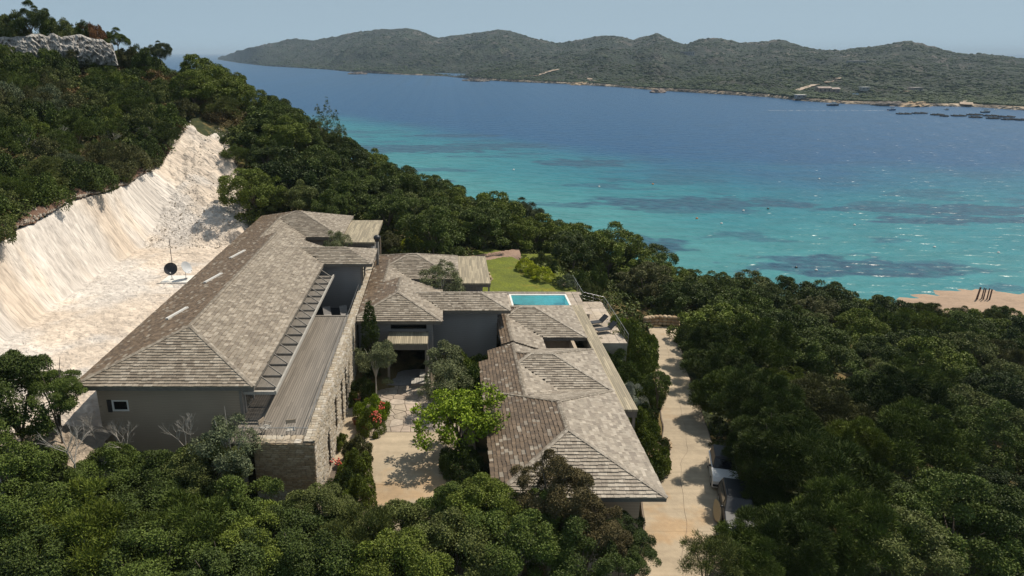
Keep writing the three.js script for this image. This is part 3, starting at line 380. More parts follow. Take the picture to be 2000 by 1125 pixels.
// ---------------------------------------------------------------- upper house along the cutting
{
  const E = 9.6, house = thing('shingled_house', 'long two storey timber house with grey shingle hip roof beside the white cutting', 'house');
  const xl = -20.4, xr = -10.45;
  buildRoof(house, [hip(xl, xr, -64.4, -35.6, E, 'LRF'), hip(xl, -6.25, -64.5, -59.5, E), hip(xl, -13.7, -74, -60, E, 'LR'), hip(xl, -10.15, -78.6, -69, E)], 11);
  // walls
  const wl = -19.5, wr = -11.5, wf = -36.35;
  const core = part('wall', [box(wl, wl + 0.22, 2, 9.42, -77.7, wf), box(wl, -18.75, 2, 9.42, wf - 0.25, wf - 0.03), box(-17.82, wr, 2, 9.42, wf - 0.25, wf - 0.03), box(-18.75, -17.82, 2, 7.72, wf - 0.25, wf - 0.03), box(-18.75, -17.82, 8.42, 9.42, wf - 0.25, wf - 0.03), box(wl, -11, 2, 9.42, -77.7, -77.45), box(wl + 0.25, -11, 6.0, 6.15, -77.4, wf - 0.26)], mat.siding, house);
  siding(core, 'z', wf - 0.03, wl, wr, 3.0, 9.38, mat.siding, [[-18.75, -17.82, 7.72, 8.42]], 0.16);
  windowAt(house, 'z', wf - 0.06, -18.75, -17.82, 7.72, 8.42, mat.white, 0.09, mat.darkPane); part('dark_window_backing', box(-19.2, -17.4, 7.3, 8.9, wf - 0.9, wf - 0.7), mat.inside, house);  // near-black box added behind the pane to stand for the unlit room
  part('shutter', box(-19.0, -18.77, 7.68, 8.44, wf - 0.02, wf + 0.05), mat.darkSteel, house);
  part('corner_post', box(wr - 0.02, wr + 0.14, 7.2, 9.4, wf - 0.28, wf + 0.03), mat.timber, house);
  // glazed front to the terrace: posts, sliding doors and the dark rooms behind
  for (let k = 0; k < 13; k++) { const z = -37.2 - k * 1.75; part('post', box(wr - 0.07, wr + 0.07, 7.22, 9.4, z - 0.07, z + 0.07), mat.paleTimber, house); const d = part('glass_door', [box(wr - 0.05, wr + 0.02, 7.24, 7.34, z - 1.66, z - 0.09), box(wr - 0.05, wr + 0.02, 9.1, 9.2, z - 1.66, z - 0.09)], mat.timber, house); part('pane', box(wr - 0.02, wr - 0.008, 7.34, 9.1, z - 1.66, z - 0.09), mat.glass, d); }
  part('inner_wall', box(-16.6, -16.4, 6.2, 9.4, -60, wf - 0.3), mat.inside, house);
  part('lintel', box(wr - 0.1, wr + 0.1, 9.2, 9.42, -60.2, wf - 0.3), mat.timber, house);
  // slatted canopy hung under the eave, each bracket a tie and an arm
  const cy = 8.78, xo = -9.46;
  const can = part('slatted_canopy', [box(xo - 0.11, xo, cy - 0.1, cy + 0.12, -58.8, -36.5), box(wr + 0.1, xo - 0.11, cy - 0.1, cy + 0.08, -36.66, -36.5)], mat.paleTimber, house);
  const slats = []; for (let z = -36.8; z > -58.8; z -= 0.16) slats.push(box(wr + 0.1, xo - 0.12, cy - 0.04, cy - 0.01, z - 0.12, z)); part('slats', slats, mat.timber, can, 'stuff');
  for (let k = 0; k < 14; k++) { const z = -37.0 - k * 1.62; part('bracket', [box(wr + 0.1, xo - 0.12, cy, cy + 0.09, z - 0.045, z + 0.045), bar(V(-10.52, 9.46, z - 0.3), V(xo - 0.1, cy + 0.1, z), 0.045)], mat.timber, can); }
  // terrace and the sunk patio at its end
  const deck = structure0('terrace_deck', [box(-11.5, -7.46, 6.9, 7.2, -53.2, -33.7)], mat.deck, house);
  part('deck_kerb', [box(-7.62, -7.46, 7.2, 7.34, -53.2, -33.7), box(-11.4, -7.62, 7.19, 7.26, -53.2, -53.04)], mat.timber, house);
  part('patio_floor', box(-11.5, -7.46, 5.2, 5.4, -60.1, -53.2), mat.darkFloor, house);
  part('patio_wall', [box(-11.5, -7.46, 5.4, 6.9, -53.35, -53.21), box(-11.7, -11.5, 5.4, 7.2, -60.1, -53.2)], mat.slate, house);
  // the cross wings at the far end
  const w2 = part('wing_wall', [...shellWalls(-11.5, -7.35, 3, 9.42, -64, -60.15)], mat.slate, house);
  siding(w2, 'z', -60.15, -11.5, -7.35, 5.4, 9.4, mat.slate, [], 0.2);
  part('wing_post', box(-7.36, -7.2, 5.4, 9.42, -60.3, -60.1), mat.timber, house);
  windowAt(house, 'x', -7.33, -62.9, -61.3, 7.4, 9.0, mat.darkSteel);
  part('far_wing_wall', shellWalls(-13.8, -10.6, 3, 9.42, -77.7, -69.7), mat.slate, house);
  part('court_wall', [box(-14.2, -14.0, 3, 9.42, -70, -64.4)], mat.siding, house);
  part('flat_roof', [box(-10.15, -6.75, 9.36, 9.52, -77, -67.4)], mat.flat, house);
  part('flat_roof_fascia', [box(-10.1, -6.78, 9.12, 9.36, -76.95, -67.45)], mat.fascia, house);
  part('flat_roof_wall', shellWalls(-10.5, -7.2, 3, 9.12, -76.5, -68), mat.slate, house);
  windowAt(house, 'z', -67.95, -10.2, -7.5, 7.2, 8.9, mat.darkSteel);
  for (const z of [-44.6, -52.4, -59.2]) { const x = -17.7, c = part('roof_vent', box(-0.16, 0.16, 0, 0.1, -0.85, 0.85), mat.white, house), n = V(-P, 1, 0).normalize(), u = V(1, P, 0).normalize().multiplyScalar(0.55).add(V(0, 0, -0.835)).normalize(); c.applyMatrix4(new THREE.Matrix4().makeBasis(n.clone().cross(u.clone().negate()).normalize(), n, u.clone().negate())); c.position.set(x, E + P * (x - xl) + 0.07, z); }
  // terrace railing
  const rail = [], ry = 8.05; for (let x = -11.2; x <= -7.3; x += 0.75) rail.push(bar(V(x, 7.2, -33.85), V(x, ry, -33.85), 0.016)); rail.push(bar(V(-11.4, ry, -33.85), V(-7.25, ry, -33.85), 0.02));
  part('railing', rail, mat.steel, house);
}
function structure0(name, geo, m, parent) { return part(name, geo, m, parent); }
// ---------------------------------------------------------------- dry stone wall below the terrace
{
  const wall = thing('stone_wall', 'tall dry stone wall and stair tower carrying the terrace of the upper house', 'wall');
  const X1 = -6.87, X0 = -7.46, holes = [[-37.6, 3.2, 5.6], [-40.6, 4.2, 6.3], [-43.3, 3.2, 6.2], [-45.3, 3.2, 6.3]], W = 0.36;
  const geo = [box(-10.1, X1, -1, 7.42, -34.2, -33.36)]; let z = -34.2;
  for (const [hz, y0, y1] of holes) { geo.push(box(X0, X1, -1, 7.5, hz + W, z), box(X0, X1, -1, y0, hz - W, hz + W), box(X0, X1, y1, 7.5, hz - W, hz + W)); z = hz - W; }
  geo.push(box(X0, X1, -1, 7.5, -68.5, z), box(-7.6, -7.47, -1, 6.9, -60, -34.2));
  part('wall_core', geo, mat.stoneCore, wall);
  for (const [hz, y0, y1] of holes) part('shutter', box(X1 - 0.42, X1 - 0.36, y0, y1, hz - W, hz + W), mat.darkSteel, wall);
  const rr = rng(8), stoneGeo = [0, 1, 2].map((k) => { const g = new THREE.BoxGeometry(1, 1, 1, 3, 2, 1), p = g.attributes.position; for (let i = 0; i < p.count; i++) { const x = p.getX(i), y = p.getY(i), e = Math.max(Math.abs(x), Math.abs(y)) > 0.49 ? 1 : 0; p.setXYZ(i, x + 0.06 * n3(x * 2 + k * 5, y * 2, 0), y + 0.12 * n3(x * 2, y * 2 + k * 7, 3), p.getZ(i) > 0 ? 0.5 - 0.35 * e + 0.25 * n3(x * 3, y * 3, k) : -0.5); } g.computeVertexNormals(); return g; });
  // front of the tower: stones one by one
  for (let y = 4.5; y < 7.35;) { const h = 0.09 + 0.06 * rr(); for (let x = -10.1; x < X1 - 0.05;) { const w = Math.min(0.2 + 0.3 * rr(), X1 - x); const s = new THREE.Mesh(stoneGeo[Math.floor(rr() * 3)], stoneMats[Math.floor(rr() * 5)]); s.name = 'stone'; s.castShadow = s.receiveShadow = true; s.scale.set(w - 0.015, h - 0.012, 0.10 + 0.05 * rr()); s.position.set(x + w / 2, y + h / 2, -33.35); wall.add(s); x += w; } y += h; }
  const many = [], c = new THREE.Color();
  const put = (w, h, d, f) => { const g = stoneGeo[Math.floor(rr() * 3)].clone(); g.scale(w - 0.02, h - 0.015, d); f(g); const t = stoneTones[Math.floor(rr() * 5)], a = new Float32Array(g.attributes.position.count * 3), k = 0.92 + 0.25 * rr(); for (let i = 0; i < a.length; i += 3) a.set([t[0] * k * 1.12, t[1] * k * 1.14, t[2] * k * 1.18], i); g.setAttribute('color', new THREE.BufferAttribute(a, 3)); many.push(g); };
  for (let y = 3.0; y < 4.5;) { const h = 0.09 + 0.06 * rr(); for (let x = -10.1; x < X1 - 0.05;) { const w = Math.min(0.2 + 0.3 * rr(), X1 - x); put(w, h, 0.12, (g) => g.translate(x + w / 2, y + h / 2, -33.35)); x += w; } y += h; }
  for (let y = 2.4; y < 7.45;) { const h = 0.1 + 0.08 * rr(); for (let zz = -33.4; zz > -58;) { const w = 0.18 + 0.32 * rr(); const zc = zz - w / 2; if (!holes.some(([hz, y0, y1]) => Math.abs(zc - hz) < W + w / 2 - 0.06 && y + h > y0 && y < y1)) put(w, h, 0.1 + 0.07 * rr(), (g) => { g.rotateY(Math.PI / 2); g.translate(X1, y + h / 2, zc); }); zz -= w; } y += h; }
  for (let zz = -33.4; zz > -68;) { const w = 0.16 + 0.2 * rr(); for (const k of [0, 1]) put(w, 0.3, 0.07, (g) => { g.rotateX(-Math.PI / 2); g.rotateY(Math.PI / 2); g.translate(X0 + 0.16 + k * 0.3, 7.5, zz - w / 2); }); zz -= w; }
  for (let x = -10.1; x < -7.6;) { const w = 0.2 + 0.25 * rr(); for (const k of [0, 1]) put(w, 0.4, 0.07, (g) => { g.rotateX(-Math.PI / 2); g.translate(x + w / 2, 7.42, -33.98 + k * 0.4); }); x += w; }
  part('stone_field', many, stoneVC, wall, 'stuff');
  // thin guard rail along the inner edge
  const r = []; for (let zz = -35; zz > -58; zz -= 1.9) r.push(bar(V(-7.3, 7.5, zz), V(-7.3, 8.25, zz), 0.014)); r.push(bar(V(-7.3, 8.25, -34.6), V(-7.3, 8.25, -58), 0.012)); part('guard_rail', r, mat.steel, wall);
}
// ---------------------------------------------------------------- middle house with the entrance
{
  const E = 7.4, house = thing('shingled_house', 'timber house with shingle roof and boarded entrance canopy behind the paved court', 'house'), xl = -7.35;
  buildRoof(house, [hip(-6.74, -0.16, -59, -51.4, E, 'LRF', { L: xl }), hip(-6.74, 5.3, -58.4, -53.8, E, 'LRFB', { L: xl }), hip(-6.74, -3.05, -66, -57, E, 'LR', { L: xl }), hip(-6.74, 1.3, -70, -62.1, E, 'LRFB', { L: xl })], 23);
  const w1 = part('wall', [box(-6.7, -4.25, 2.6, 7.22, -52.45, -52.2), box(-1.35, -0.9, 2.6, 7.22, -52.45, -52.2), box(-4.25, -1.35, 5.75, 6.45, -52.45, -52.2), box(-1.15, -0.9, 2.6, 7.22, -54.7, -52.45), box(-0.9, 4.3, 2.6, 7.22, -54.95, -54.7), box(4.08, 4.3, 2.6, 7.22, -58, -54.95), box(-6.7, 4.3, 2.6, 7.22, -58.3, -58.05), box(-6.7, 4.2, 2.5, 2.7, -58, -51)], mat.slate, house);
  siding(w1, 'z', -54.7, -0.88, 4.3, 3.0, 7.2, mat.slate, [], 0.2);
  siding(w1, 'z', -52.2, -6.7, -0.9, 3.0, 7.2, mat.slate, [[-4.25, -1.35, 0, 5.75], [-4.2, -1.4, 6.4, 7.15]], 0.2);
  part('clerestory_window', [box(-4.2, -1.4, 6.42, 7.15, -52.36, -52.34)], mat.glass, house);
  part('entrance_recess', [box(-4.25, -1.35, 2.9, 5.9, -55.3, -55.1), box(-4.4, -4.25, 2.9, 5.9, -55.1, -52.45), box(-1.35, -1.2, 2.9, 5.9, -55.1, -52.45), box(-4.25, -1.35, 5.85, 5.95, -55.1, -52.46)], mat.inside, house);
  part('side_screen', box(-1.36, -1.26, 3.0, 5.88, -52.2, -50.7), mat.slate, house);
  const door = part('door', [box(-3.3, -2.3, 3.1, 5.3, -55.08, -55.0)], mat.timber, house); part('handle', box(-2.5, -2.46, 4.0, 4.3, -55.0, -54.93), mat.steel, door);
  const can = part('entrance_canopy', [box(-4.32, -1.24, 6.3, 6.42, -51.75, -49.4)], mat.flat, house);
  part('fascia', [box(-4.3, -1.26, 5.88, 6.3, -49.62, -49.43), box(-4.3, -4.12, 5.88, 6.3, -52.2, -49.62), box(-1.44, -1.26, 5.88, 6.3, -52.2, -49.62)], mat.fascia, can);
  for (const x of [-4.2, -1.36]) part('post', box(x - 0.09, x + 0.09, 3.0, 5.88, -49.63, -49.45), mat.timber, can);

  part('light_well_wall', [box(-3.2, -3.0, 3, 7.2, -62.9, -58.3), box(-3.0, 1.2, 3, 7.2, -63.1, -62.85)], mat.slate, house);
  part('back_wall', shellWalls(-6.6, 0.9, 3, 7.22, -69.6, -63.2), mat.slate, house);
  part('flat_roof', box(1.3, 4.15, 7.26, 7.4, -70, -61), mat.flat, house);
  part('flat_roof_fascia', box(1.32, 4.12, 7.02, 7.26, -69.95, -61.05), mat.fascia, house);
  for (const [x, z] of [[1.5, -61.3], [4.0, -61.3], [4.0, -69.6], [2.75, -61.3]]) part('flat_roof_post', box(x - 0.07, x + 0.07, 4, 7.02, z - 0.07, z + 0.07), mat.timber, house);
  part('flat_roof_wall', [box(1.1, 3.6, 4, 7.02, -64.2, -64), box(3.4, 3.6, 4, 7.02, -69.6, -64.2)], mat.slate, house);
}
// ---------------------------------------------------------------- lower house by the drive
{
  const E = 5.4, house = thing('shingled_house', 'low timber house with three stepped shingle hip roofs beside the concrete drive', 'house'), xl = 2.53, xr = 11.35;
  buildRoof(house, [hip(xl, xr, -43.6, -31.4, E), hip(xl, 7.77, -48.2, -41, E, 'LR'), hip(3.22, 7.77, -49.8, -48.2, E, 'LR', { L: xl }), hip(3.22, xr, -49.8, -43.5, E, 'LRFB', { L: xl, B: -50.7 }), hip(3.96, xr, -50.7, -49.8, E, 'LRB', { L: xl }), hip(4.32, 7.77, -56, -50.2, E, 'LR', { L: xl }), hip(4.32, xr, -60.5, -53, E, 'LRFB', { L: xl })], 37);
  const w = part('wall', [box(3.3, 10.3, -0.6, 5.22, -32.6, -32.35), box(10.05, 10.3, -0.6, 5.22, -59.6, -32.6), box(3.3, 3.52, -0.6, 5.22, -48, -32.6), box(4.4, 10.3, -0.6, 5.22, -59.8, -59.6), box(7.9, 10.05, -0.6, 5.22, -44.3, -44.1), box(7.9, 10.05, -0.6, 5.22, -53.9, -53.7), box(7.5, 7.7, -0.6, 5.2, -53.7, -49.9)], mat.siding, house);
  siding(w, 'z', -32.35, 3.3, 10.3, 0.4, 5.2, mat.siding, [], 0.18);
  part('well_floor', box(7.7, 10.05, 2.8, 2.95, -53.7, -50), mat.darkFloor, house);
  part('edge_roof', [box(11.37, 12.36, 5.2, 5.34, -61, -41.05)], mat.flat, house);
  part('edge_fascia', [box(11.4, 12.33, 4.75, 5.2, -60.97, -41.08)], mat.fascia, house);
  part('back_edge_roof', box(6.6, 11.36, 5.2, 5.33, -61, -60.53), mat.flat, house);
  for (const z of [-41.3, -46, -51, -56, -60.7]) part('edge_post', box(12.1, 12.28, -0.4, 4.75, z - 0.09, z + 0.09), mat.timber, house);
  for (const z of [-38, -45, -49, -57]) windowAt(house, 'x', 10.32, z - 1, z + 1, 1.2, 3.6, mat.darkSteel);
}
// ---------------------------------------------------------------- drive, court, pool terrace, lawn
const driveY = (z) => 0.05 + 0.01 * (z + 40);
const concTex = texture(1024, 1024, (u, v) => { const a = pf(u, v, 5, 2, 5), b = pf(u, v, 64, 12, 2), s = pf(u, v, 3, 33, 4, 40), rust = 0.6 * sstep(0.6, 0.75, pf(u, v, 4, 43, 5)); const l = 0.80 + 0.2 * (a - 0.5) + 0.07 * (b - 0.5) + 0.12 * (s - 0.5); return [l, l * lerp(0.925, 0.83, rust), l * lerp(0.80, 0.62, rust)]; }, { repeat: [0.07, 0.07] });
const concreteMat = M([0.62, 0.6, 0.585], { map: concTex, bumpMap: fineBump, bumpScale: 0.008, roughness: 0.9 });
{
  const strip = (za, zb, f0, f1, dy, name, m, parent, thick) => {
    const zs = steps(za, zb, 0.5), pos = [], uv = [], idx = [];
    for (const z of zs) { const [a, b] = driveAt(z), x0 = lerp(a, b, f0), x1 = lerp(a, b, f1); for (const [x, y] of [[x0, driveY(z) + dy - thick], [x0, driveY(z) + dy], [x1, driveY(z) + dy], [x1, driveY(z) + dy - thick]]) { pos.push(x, y, z); uv.push(x, z); } }
    for (let j = 0; j < zs.length - 1; j++) for (let i = 0; i < 3; i++) { const a = j * 4 + i, c = a + 4; idx.push(a, a + 1, c, a + 1, c + 1, c); }
    const n = pos.length / 3 - 4; idx.push(0, 2, 1, 0, 3, 2, n, n + 1, n + 2, n, n + 2, n + 3);
    const g = new THREE.BufferGeometry(); g.setAttribute('position', new THREE.Float32BufferAttribute(pos, 3)); g.setAttribute('uv', new THREE.Float32BufferAttribute(uv, 2)); g.setIndex(idx); const ng = g.toNonIndexed(); ng.computeVertexNormals(); return part(name, ng, m, parent);
  };
  const road = strip(-24, -70, -0.02, 1.02, -0.02, 'driveway', mat.joint, null, 0.5); road.userData.kind = 'structure';
  let z = -24; for (const L of [6, 5.8, 6.4, 5.6, 6, 5.8, 5.4, 5]) { const e = Math.max(z - L, -70); strip(z, e + 0.012, 0, 0.497, 0, 'slab', concreteMat, road, 0.1); strip(z, e + 0.012, 0.501, 1, 0.002, 'slab', concreteMat, road, 0.1); z = e; }
  // court: concrete nearest, crazy paving towards the entrance
  const court = structure('courtyard', [box(-6.86, 2.0, 2.5, 2.985, -52.2, -28)], mat.joint);
  part('slab', box(-5.0, 1.2, 2.86, 3.0, -36.2, -28.1), concreteMat, court); part('slab', box(-5.2, 1.0, 2.86, 3.002, -42.3, -36.22), concreteMat, court);
  part('slab', box(-6.86, -5.25, 2.86, 3.004, -45.8, -38.5), concreteMat, court);
  part('threshold', box(-4.4, -1.2, 2.9, 3.06, -52.2, -49.3), mat.slate, court);
  const rr = rng(15), pts = []; for (let j = 0; j < 9; j++) for (let i = 0; i < 9; i++) pts.push([-5.6 + i * 0.78 + (rr() - 0.5) * 0.62, -42.6 - j * 0.82 + (rr() - 0.5) * 0.62]);
  pts.forEach((p, i) => {
    let poly = [[-5.6, -49.25], [1.0, -49.25], [1.0, -42.34], [-5.6, -42.34]];
    pts.forEach((q, j) => { if (j !== i && poly.length) { const dx = p[0] - q[0], dz = p[1] - q[1], L = Math.hypot(dx, dz), mx = (p[0] + q[0]) / 2, mz = (p[1] + q[1]) / 2; poly = clip(poly, dx / L, dz / L, -(dx * mx + dz * mz) / L - 0.028); } });
    if (poly.length < 3) return; const s = new THREE.Shape(poly.map(([x, y]) => new THREE.Vector2(x, -y))), g = new THREE.ExtrudeGeometry(s, { depth: 0.05 + 0.008 * rr(), bevelEnabled: true, bevelSize: 0.008, bevelThickness: 0.008, bevelSegments: 1 }); g.rotateX(-Math.PI / 2); g.translate(0, 2.955, 0); part('flagstone', g, flagMats[Math.floor(rr() * 4)], court);
  });
  // pool terrace
  const PY = 4.4, terrace = structure('pool_terrace', [box(4.4, 6.35, 3.6, PY, -67.6, -61.1), box(6.35, 11.9, 3.6, PY, -67.6, -66.6), box(6.35, 11.9, 3.6, PY, -61.9, -61.1), box(11.9, 13.2, 3.6, PY, -67.6, -61.1)], mat.concrete);
  const rr2 = rng(3); for (let x = 4.5; x < 13.1; x += 0.9) for (const [za, zb] of [[-67.5, -66.62], [-61.85, -61.15]]) part('paving_slab', box(x, x + 0.88, PY, PY + 0.03, za, zb), flagMats[Math.floor(rr2() * 3)], terrace);
  for (let z2 = -66.55; z2 < -62; z2 += 0.93) for (const [xa, xb] of [[4.5, 5.4], [5.42, 6.33], [11.93, 12.55], [12.57, 13.15]]) part('paving_slab', box(xa, xb, PY, PY + 0.03, z2, Math.min(z2 + 0.91, -61.9)), flagMats[Math.floor(rr2() * 3)], terrace);
  part('pool_deck', box(6.2, 11.95, PY + 0.005, PY + 0.06, -67.45, -66.63), mat.deck, terrace);
  const pool = thing('swimming_pool', 'rectangular swimming pool with turquoise water between the lawn and the shingle roofs', 'pool', [9.1, PY, -64.25]);
  const tile = M([0.5, 0.95, 1.0], { map: texture(128, 128, (u, v) => grey(0.9 + 0.1 * pf(u, v, 8, 4, 3)), { repeat: [0.3, 0.3] }), roughness: 0.5 });
  part('basin', [box(-2.75, 2.8, -1.6, -1.45, -2.35, 2.35), box(-2.75, 2.8, -1.45, -0.02, -2.35, -2.2), box(-2.75, 2.8, -1.45, -0.02, 2.2, 2.35), box(-2.75, -2.6, -1.45, -0.02, -2.2, 2.2), box(2.65, 2.8, -1.45, -0.02, -2.2, 2.2)], tile, pool);
  part('coping', [box(-2.78, 2.83, -0.02, 0.06, -2.42, -2.2), box(-2.78, 2.83, -0.02, 0.06, 2.2, 2.42), box(-2.78, -2.6, -0.02, 0.062, -2.2, 2.2), box(2.65, 2.83, -0.02, 0.062, -2.2, 2.2)], mat.white, pool);
  part('step', [box(-2.6, 2.65, -1.45, -0.6, 1.6, 2.2), box(1.6, 2.65, -1.45, -0.9, -2.2, 1.6)], tile, pool);
  const wg = new THREE.PlaneGeometry(5.25, 4.4, 1, 1); wg.rotateX(-Math.PI / 2); wg.translate(0.025, -0.1, 0);
  part('water', wg, new THREE.MeshPhysicalMaterial({ color: col(0.75, 1.0, 1.0), transmission: 1, thickness: 0, roughness: 0.06, ior: 1.33, bumpMap: fineBump, bumpScale: 0.01 }), pool);
  // lower sun terrace with its railing
  const lower = structure('sun_terrace', [box(12.4, 15.3, 2.2, 3.9, -66, -55.5)], mat.concrete); for (let z2 = -65.9; z2 < -56; z2 += 0.95) for (const [xa, xb] of [[12.45, 13.85], [13.87, 15.25]]) part('paving_slab', box(xa, xb, 3.9, 3.93, z2, z2 + 0.93), flagMats[Math.floor(rr2() * 3)], lower);
  const rl = thing('metal_railing', 'thin steel handrail stepping round the sun terrace beside the pool', 'railing');
  const path = [V(13.1, PY, -70), V(13.15, PY, -64.5), V(15.2, 3.9, -64.5), V(15.2, 3.9, -55)], rp = [];
  for (let i = 0; i < 3; i++) { const a = path[i], b = path[i + 1], L = a.distanceTo(b), n = Math.max(1, Math.round(L / 1.3)); part('handrail', bar(a.clone().add(V(0, 1, 0)), b.clone().add(V(0, 1, 0)), 0.02), mat.steel, rl); for (let k = 0; k <= n; k++) { const p = a.clone().lerp(b, k / n); part('post', bar(p, p.clone().add(V(0, 1, 0)), 0.018), mat.steel, rl); } for (const h of [0.35, 0.68]) part('wire', bar(a.clone().add(V(0, h, 0)), b.clone().add(V(0, h, 0)), 0.006), mat.steel, rl); }
  // lawn
  const lawnTex = texture(512, 512, (u, v) => { const a = pf(u, v, 5, 5, 5), b = pf(u, v, 90, 15, 2), d = sstep(0.55, 0.72, pf(u, v, 4, 25, 4)); return [lerp(0.43, 0.5, d) + 0.14 * (a - 0.5) + 0.2 * (b - 0.5), lerp(0.45, 0.46, d) + 0.14 * (a - 0.5) + 0.2 * (b - 0.5), 0.13 + 0.1 * (b - 0.5)]; }, { repeat: [0.12, 0.12] });
  structure('lawn', sheet(steps(3.4, 13.2, 0.5), steps(-67.5, -84, 0.5), (x, z) => 4.36 + 0.05 * n2(x * 0.4, z * 0.4) - 0.6 * sstep(0, 1.6, x - (13 - 0.42 * (-z - 68)))), M([0.72, 0.78, 0.7], { map: lawnTex, bumpMap: fineBump, bumpScale: 0.02, roughness: 1 }));
  structure('gravel_path', sheet(steps(3.2, 9, 0.4), steps(-79, -86, 0.4), (x, z) => 4.42 + 0.03 * n2(x, z) - 0.8 * sstep(0, 0.8, Math.abs(z + 81.2 + 0.55 * (x - 6)) - 1.3)), M([0.5, 0.33, 0.24], { map: blotch, bumpMap: fineBump, bumpScale: 0.05 }));
}
// ---------------------------------------------------------------- things about the house
function lounger(x, y, z, turn, label, group, m = mat.darkSteel) {
  const t = thing('sun_lounger', label, 'lounger', [x, y, z], turn, group);
  part('seat', [box(-0.32, 0.32, 0.3, 0.36, -0.35, 0.95)], m, t); const b = part('backrest', box(-0.32, 0.32, -0.02, 0.04, -0.75, 0), m, t); b.position.set(0, 0.34, -0.34); b.rotation.x = 0.75;
  for (const [a, c] of [[-0.28, -0.3], [0.28, -0.3], [-0.28, 0.85], [0.28, 0.85]]) part('leg', bar(V(a, 0, c), V(a, 0.31, c), 0.02), mat.steel, t); return t;
}
lounger(13.6, 3.93, -59.6, -1.25, 'dark sun lounger on the paved terrace, the one farther along the drop', 'loungers on the sun terrace');
lounger(14.0, 3.93, -57.9, -1.25, 'dark sun lounger on the paved terrace, nearer the shingle roof edge', 'loungers on the sun terrace');
lounger(-9.9, 5.4, -57.2, 0.3, 'pale lounger in the shaded sunk patio, beside the slatted canopy', 'loungers in the sunk patio', mat.slate);
lounger(-8.5, 5.4, -57.4, 0.3, 'pale lounger in the shaded sunk patio, beside the stone parapet', 'loungers in the sunk patio', mat.slate);
function foldingChair(x, z, turn, label) {
  const t = thing('folding_chair', label, 'chair', [x, 7.2, z], turn, 'folding chairs at the end of the terrace'), m = mat.timber;
  part('seat', box(-0.25, 0.25, 0.42, 0.45, -0.22, 0.22), mat.paleTimber, t); part('backrest', box(-0.25, 0.25, 0.66, 0.88, -0.25, -0.22), mat.siding, t);
  for (const s of [-1, 1]) { part('leg', bar(V(s * 0.25, 0, 0.26), V(s * 0.25, 0.45, -0.2), 0.018), m, t); part('leg', bar(V(s * 0.25, 0, -0.26), V(s * 0.25, 0.62, 0.22), 0.018), m, t); part('back_post', bar(V(s * 0.25, 0.42, -0.2), V(s * 0.25, 0.9, -0.26), 0.016), m, t); part('armrest', box(s * 0.25 - 0.03, s * 0.25 + 0.03, 0.62, 0.65, -0.25, 0.25), m, t); } return t;
}
foldingChair(-8.3, -34.5, 0.2, 'brown folding chair standing on the deck by the end railing'); foldingChair(-9.75, -34.7, 1.2, 'folding chair turned sideways under the shadow of the slatted canopy');
// satellite dishes on a concrete pad behind the house
function dish(px, y, pz, turn, tilt, r, m, label) {
  const t = thing('satellite_dish', label, 'dish', [px, y, pz], turn, 'satellite dishes behind the house'), pts = []; for (let i = 0; i <= 8; i++) pts.push(new THREE.Vector2(r * i / 8, 0.22 * r * (i / 8) ** 2)); for (let i = 8; i >= 0; i--) pts.push(new THREE.Vector2(r * i / 8 + 0.002, 0.22 * r * (i / 8) ** 2 - 0.015));
  const g = new THREE.LatheGeometry(pts, 28); g.rotateX(Math.PI / 2); g.rotateX(-tilt); g.translate(0, 1.05, 0.1); part('reflector', g, m, t);
  part('mast', bar(V(0, 0, 0), V(0, 1.0, 0), 0.035), mat.steel, t); part('foot_plate', box(-0.14, 0.14, 0, 0.03, -0.14, 0.14), mat.steel, t); part('feed_arm', bar(V(0, 0.6, 0.16), V(0, 0.85, 0.16 + r * 0.95), 0.016), mat.steel, t); part('receiver', bar(V(0, 0.82, 0.12 + r * 0.92), V(0, 0.92, 0.17 + r), 0.045), mat.white, t);
}
{
  const p = structure('concrete_pad', [box(-26.4, -23.3, 6.3, 6.72, -65.6, -63.4)], mat.white);
  dish(-25.6, 6.72, -64.3, 0.25, 0.45, 0.6, mat.darkSteel, 'black round satellite dish on the concrete pad in the cutting'); dish(-24.4, 6.72, -64.6, 1.25, 0.5, 0.62, M([0.5, 0.52, 0.54], { roughness: 0.5 }), 'grey satellite dish seen nearly edge on beside the black one');
  const mast = thing('radio_mast', 'thin upright pole with cross wire standing behind the satellite dishes', 'mast', [-26.3, 6.6, -66.5]); part('pole', bar(V(0, 0, 0), V(0, 3.4, 0), 0.03), mat.darkSteel, mast); part('cross_wire', bar(V(-0.2, 2.1, 0), V(2.8, 2.0, 0), 0.012), mat.darkSteel, mast);
}
// chimney flue and poles at the seaward corner of the upper house
{
  const f = thing('flue_pipe', 'timber flue post with round black cowl at the seaward corner of the upper house', 'flue', [-6.35, 4, -65.5]); part('pipe', bar(V(0, 0, 0), V(0, 6.3, 0), 0.13, 12), mat.timber, f); part('cowl', new THREE.SphereGeometry(0.33, 14, 10).scale(1, 0.85, 1).translate(0, 6.45, 0), mat.darkSteel, f); part('collar', bar(V(0, 6.1, 0), V(0, 6.3, 0), 0.2, 12), mat.darkSteel, f);
  for (const [x, z, h, l] of [[-6.55, -67.6, 5.2, 'thin dark post under the flat boarded roof, next to the flue'], [-6.5, -70.5, 5.3, 'slim dark post farther along the flat boarded roof behind the flue']]) { const t = thing('wooden_post', l, 'post', [x, 4, z], 0, 'posts by the flue'); part('shaft', bar(V(0, 0, 0), V(0, h, 0), 0.06, 8), mat.siding, t); part('cap', box(-0.09, 0.09, h, h + 0.05, -0.09, 0.09), mat.darkSteel, t); }
}
